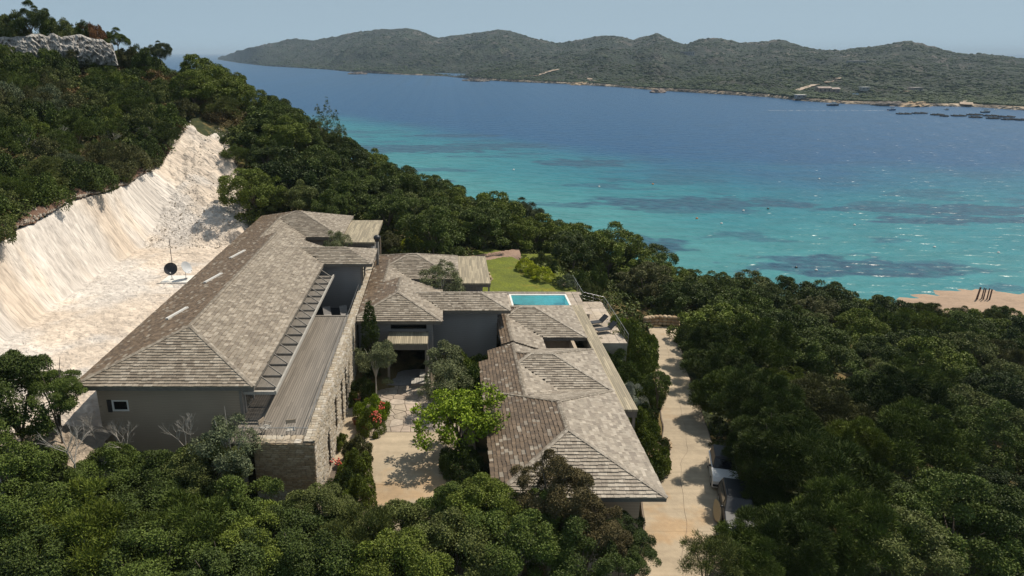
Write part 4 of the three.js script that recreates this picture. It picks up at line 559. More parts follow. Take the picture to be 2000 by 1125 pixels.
// wooden platform and bench by the entrance
{ const b = thing('wooden_platform', 'stepped pale timber platform beside the entrance canopy post', 'platform', [-1.75, 3, -49.6]); for (let k = 0; k < 7; k++) part('plank', box(-0.75 + k * 0.2, -0.57 + k * 0.2, 0.32, 0.36, -0.35, 0.65), mat.paleTimber, b); for (let k = 0; k < 4; k++) part('plank', box(-0.15 + k * 0.2, 0.03 + k * 0.2, 0.42, 0.46, -1.7, -0.4), mat.paleTimber, b); part('frame', [box(-0.74, 0.63, 0, 0.32, -0.33, 0.63), box(-0.14, 0.63, 0, 0.42, -1.68, -0.36)], mat.timber, b); }
// flower pots
function pot(x, z, r, h, label) { const t = thing('flower_pot', label, 'pot', [x, 3.0, z], 0, 'terracotta pots along the stone wall'), g = new THREE.LatheGeometry([[0.001, 0], [0.62, 0], [0.9, 0.82], [1, 0.84], [1, 1], [0.86, 1], [0.8, 0.86], [0.001, 0.86]].map(([a, b]) => new THREE.Vector2(a * r, b * h)), 18); part('body', g, mat.terracotta, t); part('soil', new THREE.CircleGeometry(r * 0.82, 14).rotateX(-Math.PI / 2).translate(0, h * 0.88, 0), mat.joint, t); return t; }
pot(-5.35, -42.4, 0.36, 0.62, 'large terracotta pot under the red flowering bush'); pot(-6.3, -46.4, 0.3, 0.5, 'terracotta pot at the foot of the stone wall beside the tall shutters'); pot(-6.0, -43.4, 0.27, 0.42, 'small terracotta pot half hidden beside the flowering bush');
// ---------------------------------------------------------------- cars at the side of the drive
function carBody(w, prof) {   // outline along the length extruded across, sides drawn in towards the roof
  const s = new THREE.Shape(prof.map(([a, b]) => new THREE.Vector2(a, b))), g = new THREE.ExtrudeGeometry(s, { depth: w - 0.12, bevelEnabled: true, bevelSize: 0.06, bevelThickness: 0.06, bevelSegments: 3, steps: 4 }); g.translate(0, 0, -(w - 0.12) / 2);
  const p = g.attributes.position; for (let i = 0; i < p.count; i++) if (p.getY(i) > 0.95) p.setZ(i, p.getZ(i) * (1 - 0.2 * sstep(0.9, 1.6, p.getY(i)))); g.computeVertexNormals(); g.rotateY(-Math.PI / 2); return g;    // front towards +z
}
function wheels(t, hw, zs, r) { for (const z of zs) for (const s of [-1, 1]) { const w = part('wheel', new THREE.CylinderGeometry(r, r, 0.22, 20).rotateZ(Math.PI / 2), mat.rubber, t); w.position.set(s * (hw - 0.1), r, z); part('rim', new THREE.CylinderGeometry(r * 0.62, r * 0.62, 0.235, 12).rotateZ(Math.PI / 2), mat.steel, w); } }
{
  const black = new THREE.MeshPhysicalMaterial({ color: col(0.012, 0.014, 0.018), roughness: 0.45, clearcoat: 0.2, clearcoatRoughness: 0.05 }), whitePaint = new THREE.MeshPhysicalMaterial({ color: col(0.62, 0.63, 0.64), roughness: 0.3, clearcoat: 1, clearcoatRoughness: 0.05 }), darkGlass = new THREE.MeshPhysicalMaterial({ color: col(0.01, 0.012, 0.015), roughness: 0.05 });
  const c1 = thing('parked_car', 'black estate car parked nose to camera under the trees beside the drive', 'car', [17.72, 0.07, -37.0], -0.26);
  part('body', carBody(1.82, [[-2.25, 0.25], [-2.3, 0.7], [-2.2, 1.0], [-1.95, 1.5], [0.15, 1.52], [0.95, 1.02], [2.1, 0.88], [2.3, 0.62], [2.25, 0.25]]), black, c1);
  part('windscreen', (() => { const g = new THREE.BoxGeometry(1.34, 0.015, 0.88); g.rotateX(0.56); g.translate(0, 1.3, 0.56); return g; })(), darkGlass, c1); part('rear_window', (() => { const g = new THREE.BoxGeometry(1.2, 0.015, 0.42); g.rotateX(-1.1); g.translate(0, 1.26, -2.13); return g; })(), darkGlass, c1);
  for (const s of [-1, 1]) { part('side_window', (() => { const g = new THREE.BoxGeometry(0.015, 0.34, 2.0); g.rotateZ(s * 0.26); g.translate(s * 0.84, 1.24, -0.85); return g; })(), darkGlass, c1); part('mirror', new THREE.SphereGeometry(0.1, 10, 8).scale(1, 0.8, 0.7).translate(s * 0.98, 1.05, 0.5), black, c1); part('headlight', new THREE.SphereGeometry(0.14, 10, 8).scale(1.3, 0.7, 0.6).translate(s * 0.68, 0.76, 2.2), mat.steel, c1); part('roof_rail', bar(V(s * 0.6, 1.6, -1.8), V(s * 0.6, 1.6, 0), 0.025), mat.darkSteel, c1); }
  wheels(c1, 0.91, [1.4, -1.4], 0.33);
  const sb = thing('surfboard', 'tan surfboard leaning along the side of the black car', 'surfboard', [16.68, 0.1, -37.3], -0.26), sh = new THREE.Shape(); sh.moveTo(0, -1.15); sh.bezierCurveTo(0.42, -0.75, 0.36, 0.7, 0, 1.2); sh.bezierCurveTo(-0.36, 0.7, -0.42, -0.75, 0, -1.15); const sg = new THREE.ExtrudeGeometry(sh, { depth: 0.05, bevelEnabled: true, bevelSize: 0.03, bevelThickness: 0.03, bevelSegments: 2 }); sg.rotateX(-Math.PI / 2); sg.rotateZ(0.95); sg.translate(0, 0.34, 0); part('board', sg, M([0.42, 0.3, 0.16], { roughness: 0.4 }), sb); part('fin', box(-0.02, 0.02, 0.1, 0.28, 0.85, 1.05), mat.darkSteel, sb);
  const c2 = thing('parked_car', 'small white open car with black soft top parked behind the black car', 'car', [18.5, 0.07, -41.5], -0.26);
  part('body', carBody(1.62, [[-1.7, 0.3], [-1.75, 0.8], [-1.6, 0.95], [0.5, 0.95], [0.62, 0.94], [1.6, 0.9], [1.75, 0.7], [1.7, 0.3]]), whitePaint, c2); part('soft_top', carBody(1.5, [[-1.55, 0.95], [-1.45, 1.5], [0.1, 1.55], [0.6, 0.97]]), mat.darkSteel, c2);
  part('windscreen', (() => { const g = new THREE.BoxGeometry(1.2, 0.015, 0.62); g.rotateX(0.85); g.translate(0, 1.26, 0.42); return g; })(), darkGlass, c2); for (const s of [-1, 1]) { part('headlight', new THREE.SphereGeometry(0.13, 10, 8).scale(1, 1, 0.6).translate(s * 0.56, 0.66, 1.7), mat.steel, c2); part('mirror', new THREE.SphereGeometry(0.09, 8, 6).translate(s * 0.88, 1.05, 0.45), mat.darkSteel, c2); } part('bumper', box(-0.76, 0.76, 0.36, 0.5, 1.74, 1.84), mat.darkSteel, c2); wheels(c2, 0.81, [1.1, -1.1], 0.32);
}
// ---------------------------------------------------------------- rocks
function rock(x, y, z, sx, sy, sz, seed, label, group, m = stoneMats[2], name = 'rock', det = 4) {
  const g = new THREE.IcosahedronGeometry(1, det); const p = g.attributes.position; for (let i = 0; i < p.count; i++) { const a = V(p.getX(i), p.getY(i), p.getZ(i)), q = 1 + 0.3 * n3(a.x * 1.3 + seed, a.y * 1.3, a.z * 1.3) + 0.14 * n3(a.x * 3.1 + seed, a.y * 3.1, a.z * 3.1) + 0.07 * n3(a.x * 7 + seed, a.y * 7, a.z * 7); p.setXYZ(i, a.x * q * sx, a.y * q * sy, a.z * q * sz); } g.computeVertexNormals();
  const o = part(name, g, m); o.position.set(x, y, z); tag(o, label, 'rock', group); return o;
}
rock(4.5, 4.5, -71.5, 0.5, 0.4, 0.45, 3, 'rounded orange boulder on the lawn edge by the flat boarded roof', 'boulders on the lawn'); rock(4.4, 4.5, -73.2, 0.4, 0.35, 0.4, 13, 'smaller grey boulder behind the orange one at the lawn edge', 'boulders on the lawn'); rock(12.2, 4.4, -69.6, 0.4, 0.25, 0.35, 23, 'flat pale stone beside the lavender bush near the pool', 'boulders on the lawn');
for (const [i, [px, py, r]] of [[1262, 893, 0.55], [1275, 888, 0.6], [1288, 880, 0.5], [1299, 870, 0.5]].entries()) { const p = onLevel(px, py, 0.1); rock(p.x - 0.1, 0.25, p.z, r, r * 0.8, r, 40 + i * 7, ['reddish boulder at the near end of the drive planting', 'second boulder edging the planting where the drive bends', 'third boulder edging the planting, under the hedge', 'farthest boulder of the four at the bend of the drive'][i], 'boulders edging the drive', stoneMats[i ? 2 : 3]); }
{ const w = thing('garden_wall', 'low rounded stone wall closing the far end of the drive', 'wall', [22.6, -0.3, -70]); const rr = rng(6); for (let k = 0; k < 3; k++) for (let i = 0; i < 9; i++) { const a = -0.9 + i * 0.225, s = new THREE.Mesh(new THREE.IcosahedronGeometry(0.3, 1), stoneMats[Math.floor(rr() * 5)]); s.name = 'stone'; s.scale.set(1.1, 0.75, 0.9); s.position.set(2.1 * Math.sin(a), 0.3 + k * 0.36, -1.2 * Math.cos(a) + 0.9); s.rotation.y = rr() * 6; s.castShadow = s.receiveShadow = true; w.add(s); } }
// crag above the hillside: a band of weathered limestone
{
  const crag = (pts, name, label, seed) => {
    const n = 260, mm = 44, pos = [], uv = [], idx = []; for (let j = 0; j <= mm; j++) for (let i = 0; i <= n; i++) { const t = i / n * (pts.length - 1), k = Math.min(Math.floor(t), pts.length - 2), f = t - k, a = pts[k], b = pts[k + 1], x = lerp(a[0], b[0], f), z = lerp(a[1], b[1], f), y0 = lerp(a[2], b[2], f), y1 = lerp(a[3], b[3], f), v = j / mm, fold = Math.abs(n2(x * 0.25 + seed, z * 0.25)) * 1.1 - 1.0 * Math.abs(n3(x * 0.8, v * 3.5, z * 0.8)) - 0.7 * Math.abs(n3(x * 2.1, v * 6, z * 2.1)) + 0.3 * n3(x * 5, v * 14, z * 5); const edge = Math.min(1, Math.min(i, n - i) / 5), out = (1.3 * Math.sin(Math.PI * Math.min(1, v * 1.15 + 0.12)) + 0.85 * fold) * edge + 2.6 * (1 - v) - 2.2 * sstep(0.8, 1, v); const y = lerp(y0 - 1.5, y1 + 0.35 * n2(x * 0.5, z * 0.5), Math.min(1, v * 1.12)) ; pos.push(x + out * 0.55, y, z + out * 0.83); uv.push(x + z, y * 1.2); }
    for (let j = 0; j < mm; j++) for (let i = 0; i < n; i++) { const a = j * (n + 1) + i, c = a + n + 1; idx.push(a, a + 1, c, a + 1, c + 1, c); }
    const g = new THREE.BufferGeometry(); g.setAttribute('position', new THREE.Float32BufferAttribute(pos, 3)); g.setAttribute('uv', new THREE.Float32BufferAttribute(uv, 2)); g.setIndex(idx); g.computeVertexNormals(); const o = part(name, g, M([0.7, 0.66, 0.61], { map: blotch, bumpMap: fineBump, bumpScale: 0.15, side: THREE.DoubleSide })); tag(o, label, 'crag'); return o;
  };
  const q = [[-8, 108, 72], [60, 104, 69], [120, 103, 68], [170, 105, 70], [222, 107, 84]].map(([x, a, b]) => { const lo = at(x, a, 112), hi = at(x, b, 112); return [lo.x, -112, lo.y, hi.y]; }); q.unshift([q[0][0] - 20, -107, q[0][2], q[0][3]]);
  crag(q, 'limestone_crag', 'weathered white limestone crag crowning the scrub hillside', 3);
  const p = at(381, 206, 118); rock(p.x, p.y - 0.4, p.z, 1.3, 1.1, 1.1, 70, 'lone white boulder in the scrub below the crag', null, stoneMats[4], 'boulder');
}
// spoil heap at the near end of the cutting
{ const o = part('spoil_heap', sheet(steps(-2.6, 2.6, 0.2), steps(2.2, -2.2, 0.2), (x, z) => 1.35 * Math.max(0, 1 - Math.hypot(x / 2.6, z / 2.2)) ** 1.1 * (1 + 0.3 * n2(x * 1.4, z * 1.4)) - 0.2 + 0.06 * n2(x * 5, z * 5)), M([0.52, 0.42, 0.32], { map: blotch, bumpMap: fineBump, bumpScale: 0.06 })); const p = at(100, 850, 34.5); o.position.set(p.x, Math.max(p.y - 0.5, ground(p.x, p.z) - 0.2), p.z); tag(o, 'heap of pale excavated earth in front of the cutting', 'heap'); }
// ---------------------------------------------------------------- posts on the beach, boats, rafts and buoys
for (const [i, [px, y0, y1, w]] of [[1907, 585, 561, 0.17], [1917, 584, 562, 0.11], [1920, 586, 563, 0.11], [1927, 586, 563, 0.11], [1932, 587, 565, 0.14]].entries()) { const p = onLevel(px, y0, -17.1), h = at(px, y1, -p.z).y + 17.1, t = thing('beach_post', ['thick leaning post, nearest the water of the five on the beach', 'second of the five dark posts on the beach', 'third of the five dark posts on the beach', 'fourth of the five dark posts on the beach', 'last of the five dark posts, farthest along the beach'][i], 'post', [p.x, -17.5, p.z], 0, 'posts standing on the beach'); part('shaft', bar(V(0, 0, 0), V(i ? 0.03 : 0.25, h + 0.4, 0), w, 8, w * 0.85), M([0.09, 0.05, 0.04]), t); }
function boat(px, py, L, turn, label, hullC) {
  const p = onLevel(px, py, SEA), t = thing('motor_boat', label, 'boat', [p.x, SEA - 0.15, p.z], turn, 'boats off the far shore'), s = new THREE.Shape(), w = L * 0.15; s.moveTo(-L / 2, -w); s.lineTo(L * 0.2, -w); s.quadraticCurveTo(L * 0.42, -w * 0.8, L / 2, 0); s.quadraticCurveTo(L * 0.42, w * 0.8, L * 0.2, w); s.lineTo(-L / 2, w);
  const g = new THREE.ExtrudeGeometry(s, { depth: L * 0.13, bevelEnabled: false, steps: 3 }); g.rotateX(-Math.PI / 2); const q = g.attributes.position; for (let i = 0; i < q.count; i++) { const k = q.getY(i) / (L * 0.13), f = sstep(0, L / 2, q.getX(i)); q.setXYZ(i, q.getX(i) * (0.9 + 0.1 * k), q.getY(i) * (1 + 0.6 * f * f), q.getZ(i) * (0.7 + 0.3 * k)); } g.computeVertexNormals(); part('hull', g, M(hullC, { roughness: 0.4 }), t);
  part('cabin', box(-L * 0.12, L * 0.16, L * 0.13, L * 0.29, -w * 0.62, w * 0.62), mat.white, t); part('cabin_roof', box(-L * 0.16, L * 0.2, L * 0.29, L * 0.31, -w * 0.72, w * 0.72), M(hullC), t); part('window', box(L * 0.161, L * 0.166, L * 0.2, L * 0.27, -w * 0.5, w * 0.5), mat.darkSteel, t); part('mast', bar(V(-L * 0.1, L * 0.3, 0), V(-L * 0.1, L * 0.5, 0), L * 0.008), mat.steel, t); return t;
}
boat(1627, 206.5, 11, 0, 'dark fishing boat moored off the pink roofed house', [0.03, 0.05, 0.08]); boat(1742, 215.5, 8.5, 0.3, 'blue motor boat under way ahead of a white wake, beside the rafts', [0.03, 0.09, 0.2]); boat(1849, 214.8, 4.5, 0.2, 'small dark boat moored between the rafts and the sandy landing', [0.04, 0.06, 0.08]); boat(1925, 220, 8, 0.1, 'dark work boat among the mussel rafts', [0.03, 0.05, 0.07]); boat(1944, 214.5, 3.5, 1.2, 'tiny white boat moored close under the far shore', [0.6, 0.6, 0.58]);
for (const [i, [px, py, L]] of [[1765, 222, 9.5], [1796, 221, 9.5], [1830, 224, 7.5], [1844, 226.5, 4], [1872, 226, 9], [1903, 224, 9.5], [1905, 229, 7], [1935, 226, 9], [1939, 231, 7], [1965, 228, 10], [1971, 233, 9], [1995, 234, 8]].entries()) {
  const p = onLevel(px, py + 1, SEA), t = thing('mussel_raft', ['mussel raft at the seaward end of the row', 'second mussel raft along the row', 'third mussel raft, a short one', 'small low raft touching the third', 'fifth raft, at the middle of the row', 'sixth raft, nearer the shore', 'low raft just before the sixth', 'eighth raft, beside the work boat', 'low raft before the eighth one', 'long raft second from the frame edge', 'low raft in front of the long one', 'last raft, cut by the frame edge'][i] + ' off the far shore', 'raft', [p.x, SEA, p.z], 0.06 * (i % 3), 'mussel rafts off the far shore'), m = M([0.07, 0.065, 0.06]);
  part('deck', box(-L / 2, L / 2, 0.4, 0.55, -2.5, 2.5), m, t); for (let k = 0; k < 5; k++) part('beam', box(-L / 2 + k * L / 4 - 0.15, -L / 2 + k * L / 4 + 0.15, 0.55, 0.85 + 0.3 * (k % 2), -2.6, 2.6), M([0.12, 0.11, 0.1]), t); for (const s of [-1, 1]) part('float', bar(V(-L / 2, 0.12, s * 1.9), V(L / 2, 0.12, s * 1.9), 0.3, 10), m, t);
}
for (const [px, py, k] of [[1003, 332, 0], [865, 352, 0], [1361, 427, 1], [1409, 437, 0], [1500, 408, 2], [1452, 412, 0], [1555, 523, 2], [1594, 528, 0], [1825, 483, 0], [1950, 494, 0], [1669, 440, 0], [1170, 365, 0], [1275, 360, 1], [1600, 350, 0]]) { const p = onLevel(px, py, SEA), s = thing('mooring_buoy', ['small white mooring buoy floating in the bay', 'small orange mooring buoy floating in the bay', 'dark marker buoy floating in the shallows'][k], 'buoy', [p.x, SEA + 0.05, p.z], 0, ['white mooring buoys', 'orange mooring buoys', 'dark marker buoys'][k]); const r = 0.2 + 0.0008 * -p.z; part('float', new THREE.SphereGeometry(r, 10, 8).scale(1, 0.85, 1), k === 0 ? mat.white : k === 1 ? M([0.6, 0.2, 0.03]) : mat.darkSteel, s); part('ring', new THREE.TorusGeometry(r * 0.25, r * 0.07, 5, 8).translate(0, r, 0), mat.steel, s); }
{ const a = onLevel(1738, 216, SEA), b = onLevel(1500, 216, SEA), n = 120, pos = [], idx = []; for (let i = 0; i <= n; i++) { const p = a.clone().lerp(b, i / n), w = 0.25 + 0.5 * Math.abs(n2(i * 0.7, 3)); pos.push(p.x, SEA + 0.03, p.z - w, p.x, SEA + 0.03, p.z + w); if (i < n && n2(i * 0.9, 8) > -0.1) idx.push(i * 2, i * 2 + 1, i * 2 + 2, i * 2 + 1, i * 2 + 3, i * 2 + 2); } const g = new THREE.BufferGeometry(); g.setAttribute('position', new THREE.Float32BufferAttribute(pos, 3)); g.setIndex(idx); g.computeVertexNormals(); const o = part('wake_foam', g, mat.white); tag(o, 'thin white foam of the wake trailing behind the blue motor boat', 'wake', null, 'stuff'); }
// ---------------------------------------------------------------- far houses and tracks
function farHouse(px, py, w, h, d, wallC, roofC, label, turn = 0.2, flat = false) {
  const p = farAt(px, py), t = thing('far_house', label, 'house', [p.x, p.y - 1, p.z], turn); part('wall', box(-w / 2, w / 2, 0, h + 1, -d / 2, d / 2), M(wallC, { map: blotch }), t);
  if (flat) part('roof', box(-w / 2 - 0.5, w / 2 + 0.5, h + 1, h + 1.5, -d / 2 - 0.5, d / 2 + 0.5), M(roofC), t); else { const s = new THREE.Shape(); s.moveTo(-d / 2 - 0.7, 0); s.lineTo(d / 2 + 0.7, 0); s.lineTo(0, d * 0.2); const g = new THREE.ExtrudeGeometry(s, { depth: w + 1, bevelEnabled: false }); g.translate(0, h + 1, -w / 2 - 0.5); g.rotateY(Math.PI / 2); part('roof', g, M(roofC, { map: blotch }), t); }
  const n = Math.max(2, Math.round(w / 5)); for (let i = 0; i < n; i++) part('window', box(-w / 2 + (i + 0.3) * w / n, -w / 2 + (i + 0.65) * w / n, 1 + h * 0.3, 1 + h * 0.75, d / 2 - 0.02, d / 2 + 0.06), mat.darkSteel, t); return t;
}
farHouse(1398, 163, 18, 7, 12, [0.42, 0.42, 0.42], [0.5, 0.5, 0.5], 'pale grey two storey house above the middle of the far shore', 0.1, true); farHouse(1342, 109, 26, 8, 14, [0.4, 0.4, 0.42], [0.25, 0.26, 0.3], 'grey house high on the far hill below the saddle', 0.3, true); farHouse(1608, 180, 15, 4.5, 8, [0.4, 0.31, 0.26], [0.48, 0.38, 0.33], 'pink walled house with gable roof near the far shore, western part', 0.05); farHouse(1626, 180.5, 14, 4, 8, [0.38, 0.28, 0.24], [0.52, 0.42, 0.37], 'long low pink roofed annex beside the gabled pink house', 0.05); farHouse(1790, 182, 12, 6, 9, [0.4, 0.38, 0.35], [0.33, 0.3, 0.28], 'stone house among trees above the rocky far shore', 0.2, true); farHouse(1672, 126, 26, 6, 14, [0.36, 0.37, 0.38], [0.35, 0.35, 0.34], 'grey stone house on the slope above the dirt track', 0.1, true); farHouse(1690, 177, 9, 3, 6, [0.5, 0.5, 0.48], [0.5, 0.5, 0.48], 'low white shed between the pink roofed and the stone house', 0, true); farHouse(1562, 191, 9, 2.5, 6, [0.4, 0.4, 0.4], [0.55, 0.52, 0.48], 'small pale beach hut at the water west of the pink house', 0, true);
function farTrack(list, w, label) { const pos = [], idx = [], P2 = []; for (let i = 0; i < list.length - 1; i++) for (let k = 0; k < 6; k++) P2.push([lerp(list[i][0], list[i + 1][0], k / 6), lerp(list[i][1], list[i + 1][1], k / 6)]); P2.push(list.at(-1)); P2.forEach(([x, y], i) => { const p = farAt(x, y), q = farAt(...P2[Math.max(0, i - 1)]), r = farAt(...P2[Math.min(P2.length - 1, i + 1)]), d = r.clone().sub(q).setY(0).normalize(), k = w * (0.8 + 0.4 * Math.abs(n2(i * 0.8, x))); pos.push(p.x - d.z * k, p.y + 1.1, p.z + d.x * k, p.x + d.z * k, p.y + 1.1, p.z - d.x * k); if (i) idx.push(i * 2 - 2, i * 2 - 1, i * 2, i * 2 - 1, i * 2 + 1, i * 2); }); const g = new THREE.BufferGeometry(); g.setAttribute('position', new THREE.Float32BufferAttribute(pos, 3)); g.setIndex(idx); g.computeVertexNormals(); const o = structure('dirt_track', g, M([0.34, 0.26, 0.19], { side: THREE.DoubleSide })); o.userData.label = label; }
farTrack([[1556, 178], [1580, 170], [1612, 163], [1628, 158], [1638, 153]], 4, 'pale dirt track climbing the slope behind the pink house'); farTrack([[1010, 151], [1045, 149], [1068, 142], [1090, 136]], 4, 'dirt track along the far slope'); farTrack([[1150, 153], [1156, 158], [1172, 160]], 4, 'short bare track above the dark headland'); farTrack([[1752, 185], [1762, 181], [1772, 180]], 4, 'bare earth clearing beside the stone house'); farTrack([[1884, 198], [1886, 203], [1888, 207]], 5, 'sandy landing on the far shore');
for (const [i, [px, py, n]] of [[935, 158, 7], [1150, 165, 8], [1290, 180, 2], [1740, 205.5, 6], [1790, 207, 5], [700, 144, 5]].entries()) for (let k = 0; k < n; k++) { const p = onLevel(px + (k - n / 2) * 6, py + R() * 1.5, SEA); rock(p.x, SEA, p.z, 5 + 5 * R(), 2.5 + 2 * R(), 4 + 3 * R(), 90 + i * 9 + k, ['dark rock of the low reef off the far shore', 'dark rock of the small headland on the far shore', 'lone dark rock standing off the far shore', 'rust brown rock on the waterline under the stone house', 'rust brown rock on the waterline toward the sandy landing', 'pale rock at the foot of the far hills'][i], 'far shore rocks ' + ['reef', 'headland', 'stack', 'stone house', 'landing', 'hills'][i], [M([0.12, 0.1, 0.085]), stoneMats[1], M([0.16, 0.12, 0.1])][i % 3], 'shore_rock', 2); }
// ---------------------------------------------------------------- vegetation
// a crown: clumps of leaves spread through an uneven dome; every leaf is a small folded blade
function crownGeo({ seed, R: RR = 2.5, ry = 0.72, clumps = 60, per = 110, leaf = [0.17, 0.085], rc = 0.3, up = 0.35, low = -0.35, droop = 0, lump = 0.28, fill = 0.25, tone = 0.35, needle = false, cone = 0, dens = 1400, spread = 0.5 }) {
  const r = rng(seed), pos = [], nor = [], colr = [], idx = [], gs = () => (r() + r() + r() - 1.5) * 1.15, centres = [];
  for (let k = 0; k < clumps; k++) {
    let d; do { d = V(gs(), gs(), gs()).normalize(); } while (d.y < low); const q = (1 + lump * n3(d.x * 1.7 + seed * 3.1, d.y * 1.7, d.z * 1.7)) * (r() < fill ? 0.35 + 0.4 * r() : 0.78 + 0.2 * r());
    const c = V(d.x * RR * q, d.y * RR * q * ry, d.z * RR * q); if (cone) { const t = clamp((c.y / (RR * ry) + 1) / 2, 0, 1), s = 1 - cone * t; c.x *= s; c.z *= s; }
    const rad = RR * rc * (0.6 + 0.75 * r() * r()) * (cone ? 1 - 0.6 * clamp((c.y / (RR * ry) + 1) / 2, 0, 1) : 1); centres.push(c); const ct = 1 + 0.22 * gs(), sq = V(0.7 + 0.65 * r(), 0.6 + 0.5 * r(), 0.7 + 0.65 * r());
    const count = Math.round(dens * rad * rad); for (let i = 0; i < count; i++) {
      const e = V(gs(), gs() * 0.85 + 0.28, gs()).addScaledVector(d, 0.55).normalize(), p = c.clone().addScaledVector(e.clone().multiply(sq), rad * (1.12 - spread * r())); p.y -= (1 - ry) * (p.y - c.y) * 0.3;
      const ax = needle ? e.clone().multiplyScalar(1.2).add(V(gs() * 1.1, 0.5 + gs() * 0.9, gs() * 1.1)).normalize() : V(gs(), gs() * 0.6 - droop, gs()).addScaledVector(e, 0.5).normalize();
      let n = e.clone().multiplyScalar(1.35).add(V(gs() * 0.9, up + gs() * 0.9, gs() * 0.9)); n.addScaledVector(ax, -n.dot(ax)).normalize(); const s = ax.clone().cross(n), k2 = 0.7 + 0.6 * r(), L = leaf[0] * k2, W = leaf[1] * k2, b = pos.length / 3, t = ct * (1 + tone * (r() - 0.5)), mid = p.clone().addScaledVector(ax, L * 0.45);
      for (const v of [p, mid.clone().addScaledVector(s, W / 2).addScaledVector(n, W * 0.18), p.clone().addScaledVector(ax, L).addScaledVector(n, -L * 0.12), mid.clone().addScaledVector(s, -W / 2).addScaledVector(n, W * 0.18)]) { pos.push(v.x, v.y, v.z); nor.push(n.x, n.y, n.z); colr.push(t * (1 + 0.1 * (r() - 0.5)), t, t); }
      idx.push(b, b + 1, b + 2, b, b + 2, b + 3);
    }
  }
  const g = new THREE.BufferGeometry(); g.setAttribute('position', new THREE.Float32BufferAttribute(pos, 3)); g.setAttribute('normal', new THREE.Float32BufferAttribute(nor, 3)); g.setAttribute('color', new THREE.Float32BufferAttribute(colr, 3)); g.setIndex(idx);
  g.userData = { R: RR, ry, centres }; return g;
}
// trunk of unit height below the crown's middle with limbs reaching into it; built for one crown
function trunkGeo(seed, RR, ry, H, th = 0.09) {
  const r = rng(seed), L = [], top = V((r() - 0.5) * 0.3, 0, (r() - 0.5) * 0.3), fork = V((r() - 0.5) * 0.4, -0.45 * H, (r() - 0.5) * 0.4), foot = V((r() - 0.5) * 0.2, -H, (r() - 0.5) * 0.2);
  L.push(bar(foot, fork, RR * th * 1.2, 7, RR * th * 0.8)); for (let k = 0; k < 6; k++) { const a = k * 1.05 + r(), e = V(Math.cos(a) * RR * (0.4 + 0.35 * r()), RR * ry * (0.1 + 0.6 * r()), Math.sin(a) * RR * (0.4 + 0.35 * r())), m = fork.clone().lerp(e, 0.5).add(V(0, 0.15 * RR, 0)); L.push(bar(fork, m, RR * th * 0.62, 5, RR * th * 0.4), bar(m, e, RR * th * 0.4, 5, RR * th * 0.12)); }
  return merge(L);
}
const leafMat = (c, o = {}) => new THREE.MeshPhysicalMaterial({ color: col(...c), vertexColors: true, roughness: 0.55, specularIntensity: 0.28, ...o });
const LEAF = {
  deep: leafMat([0.039, 0.058, 0.015]), dark: leafMat([0.059, 0.083, 0.019]), mid: leafMat([0.084, 0.116, 0.023]), bright: leafMat([0.128, 0.162, 0.026]), olive: leafMat([0.112, 0.131, 0.037]), grey: leafMat([0.125, 0.148, 0.078]),
  silver: leafMat([0.17, 0.19, 0.088]), brown: leafMat([0.105, 0.108, 0.04]), russet: leafMat([0.098, 0.08, 0.034]), lime: leafMat([0.19, 0.262, 0.018]), yellow: leafMat([0.36, 0.39, 0.025]), pale: leafMat([0.4, 0.42, 0.34]), rust: leafMat([0.2, 0.1, 0.045]),
};
const PROTO = {
  oak: [1, 2, 3, 4].map((s) => crownGeo({ seed: s * 11, R: 2.5, ry: 0.8, clumps: 46, dens: 2500, leaf: [0.118, 0.064], rc: 0.3, fill: 0.1, lump: 0.36 })),
  fine: [4, 5].map((s) => crownGeo({ seed: s * 17, R: 2.5, ry: 0.85, clumps: 60, dens: 1500, leaf: [0.24, 0.032], needle: true, rc: 0.34, lump: 0.42, spread: 0.7 })),
  far: [6, 7, 8, 9].map((s) => crownGeo({ seed: s * 23, R: 2.6, ry: 0.85, clumps: 46, dens: 1300, leaf: [0.155, 0.086], rc: 0.3, fill: 0.1, lump: 0.38 })),
  shrub: [9, 10].map((s) => crownGeo({ seed: s * 29, R: 1.6, ry: 0.66, clumps: 34, dens: 2700, leaf: [0.105, 0.056], low: -0.1, rc: 0.32, lump: 0.35 })),
  scrub: [12, 13, 14].map((s) => crownGeo({ seed: s * 31, R: 1.9, ry: 0.55, clumps: 34, dens: 1200, leaf: [0.15, 0.07], low: -0.05, rc: 0.34, lump: 0.42, spread: 0.5 })),
  wispy: [15, 16].map((s) => crownGeo({ seed: s * 37, R: 1.8, ry: 0.8, clumps: 36, dens: 900, leaf: [0.22, 0.026], needle: true, low: -0.2, rc: 0.36, lump: 0.42, spread: 0.8 })),
  mound: [18].map((s) => crownGeo({ seed: s, R: 1, ry: 0.78, clumps: 60, dens: 2600, leaf: [0.09, 0.05], low: 0, rc: 0.24, lump: 0.05, fill: 0 })),
  olive: [20, 21].map((s) => crownGeo({ seed: s * 41, R: 1.3, ry: 0.95, clumps: 36, dens: 1900, leaf: [0.13, 0.038], rc: 0.34, lump: 0.35, low: -0.6, spread: 0.6 })),
  broad: [22].map((s) => crownGeo({ seed: s, R: 2.5, ry: 0.62, clumps: 80, dens: 420, leaf: [0.2, 0.11], rc: 0.24, lump: 0.5, low: -0.45, fill: 0.35, spread: 0.7 })),
  cypress: [24].map((s) => crownGeo({ seed: s, R: 0.72, ry: 3.5, clumps: 200, dens: 2300, leaf: [0.13, 0.045], rc: 0.36, cone: 0.55, needle: true, low: -1, lump: 0.12 })),
};
const TRUNKS = Object.fromEntries(Object.entries(PROTO).map(([k, l]) => [k, l.map((g, i) => trunkGeo(50 + i, g.userData.R, Math.min(g.userData.ry, 1) * 0.8, g.userData.R * 1.25, 0.06))]));
const vr = rng(2024);
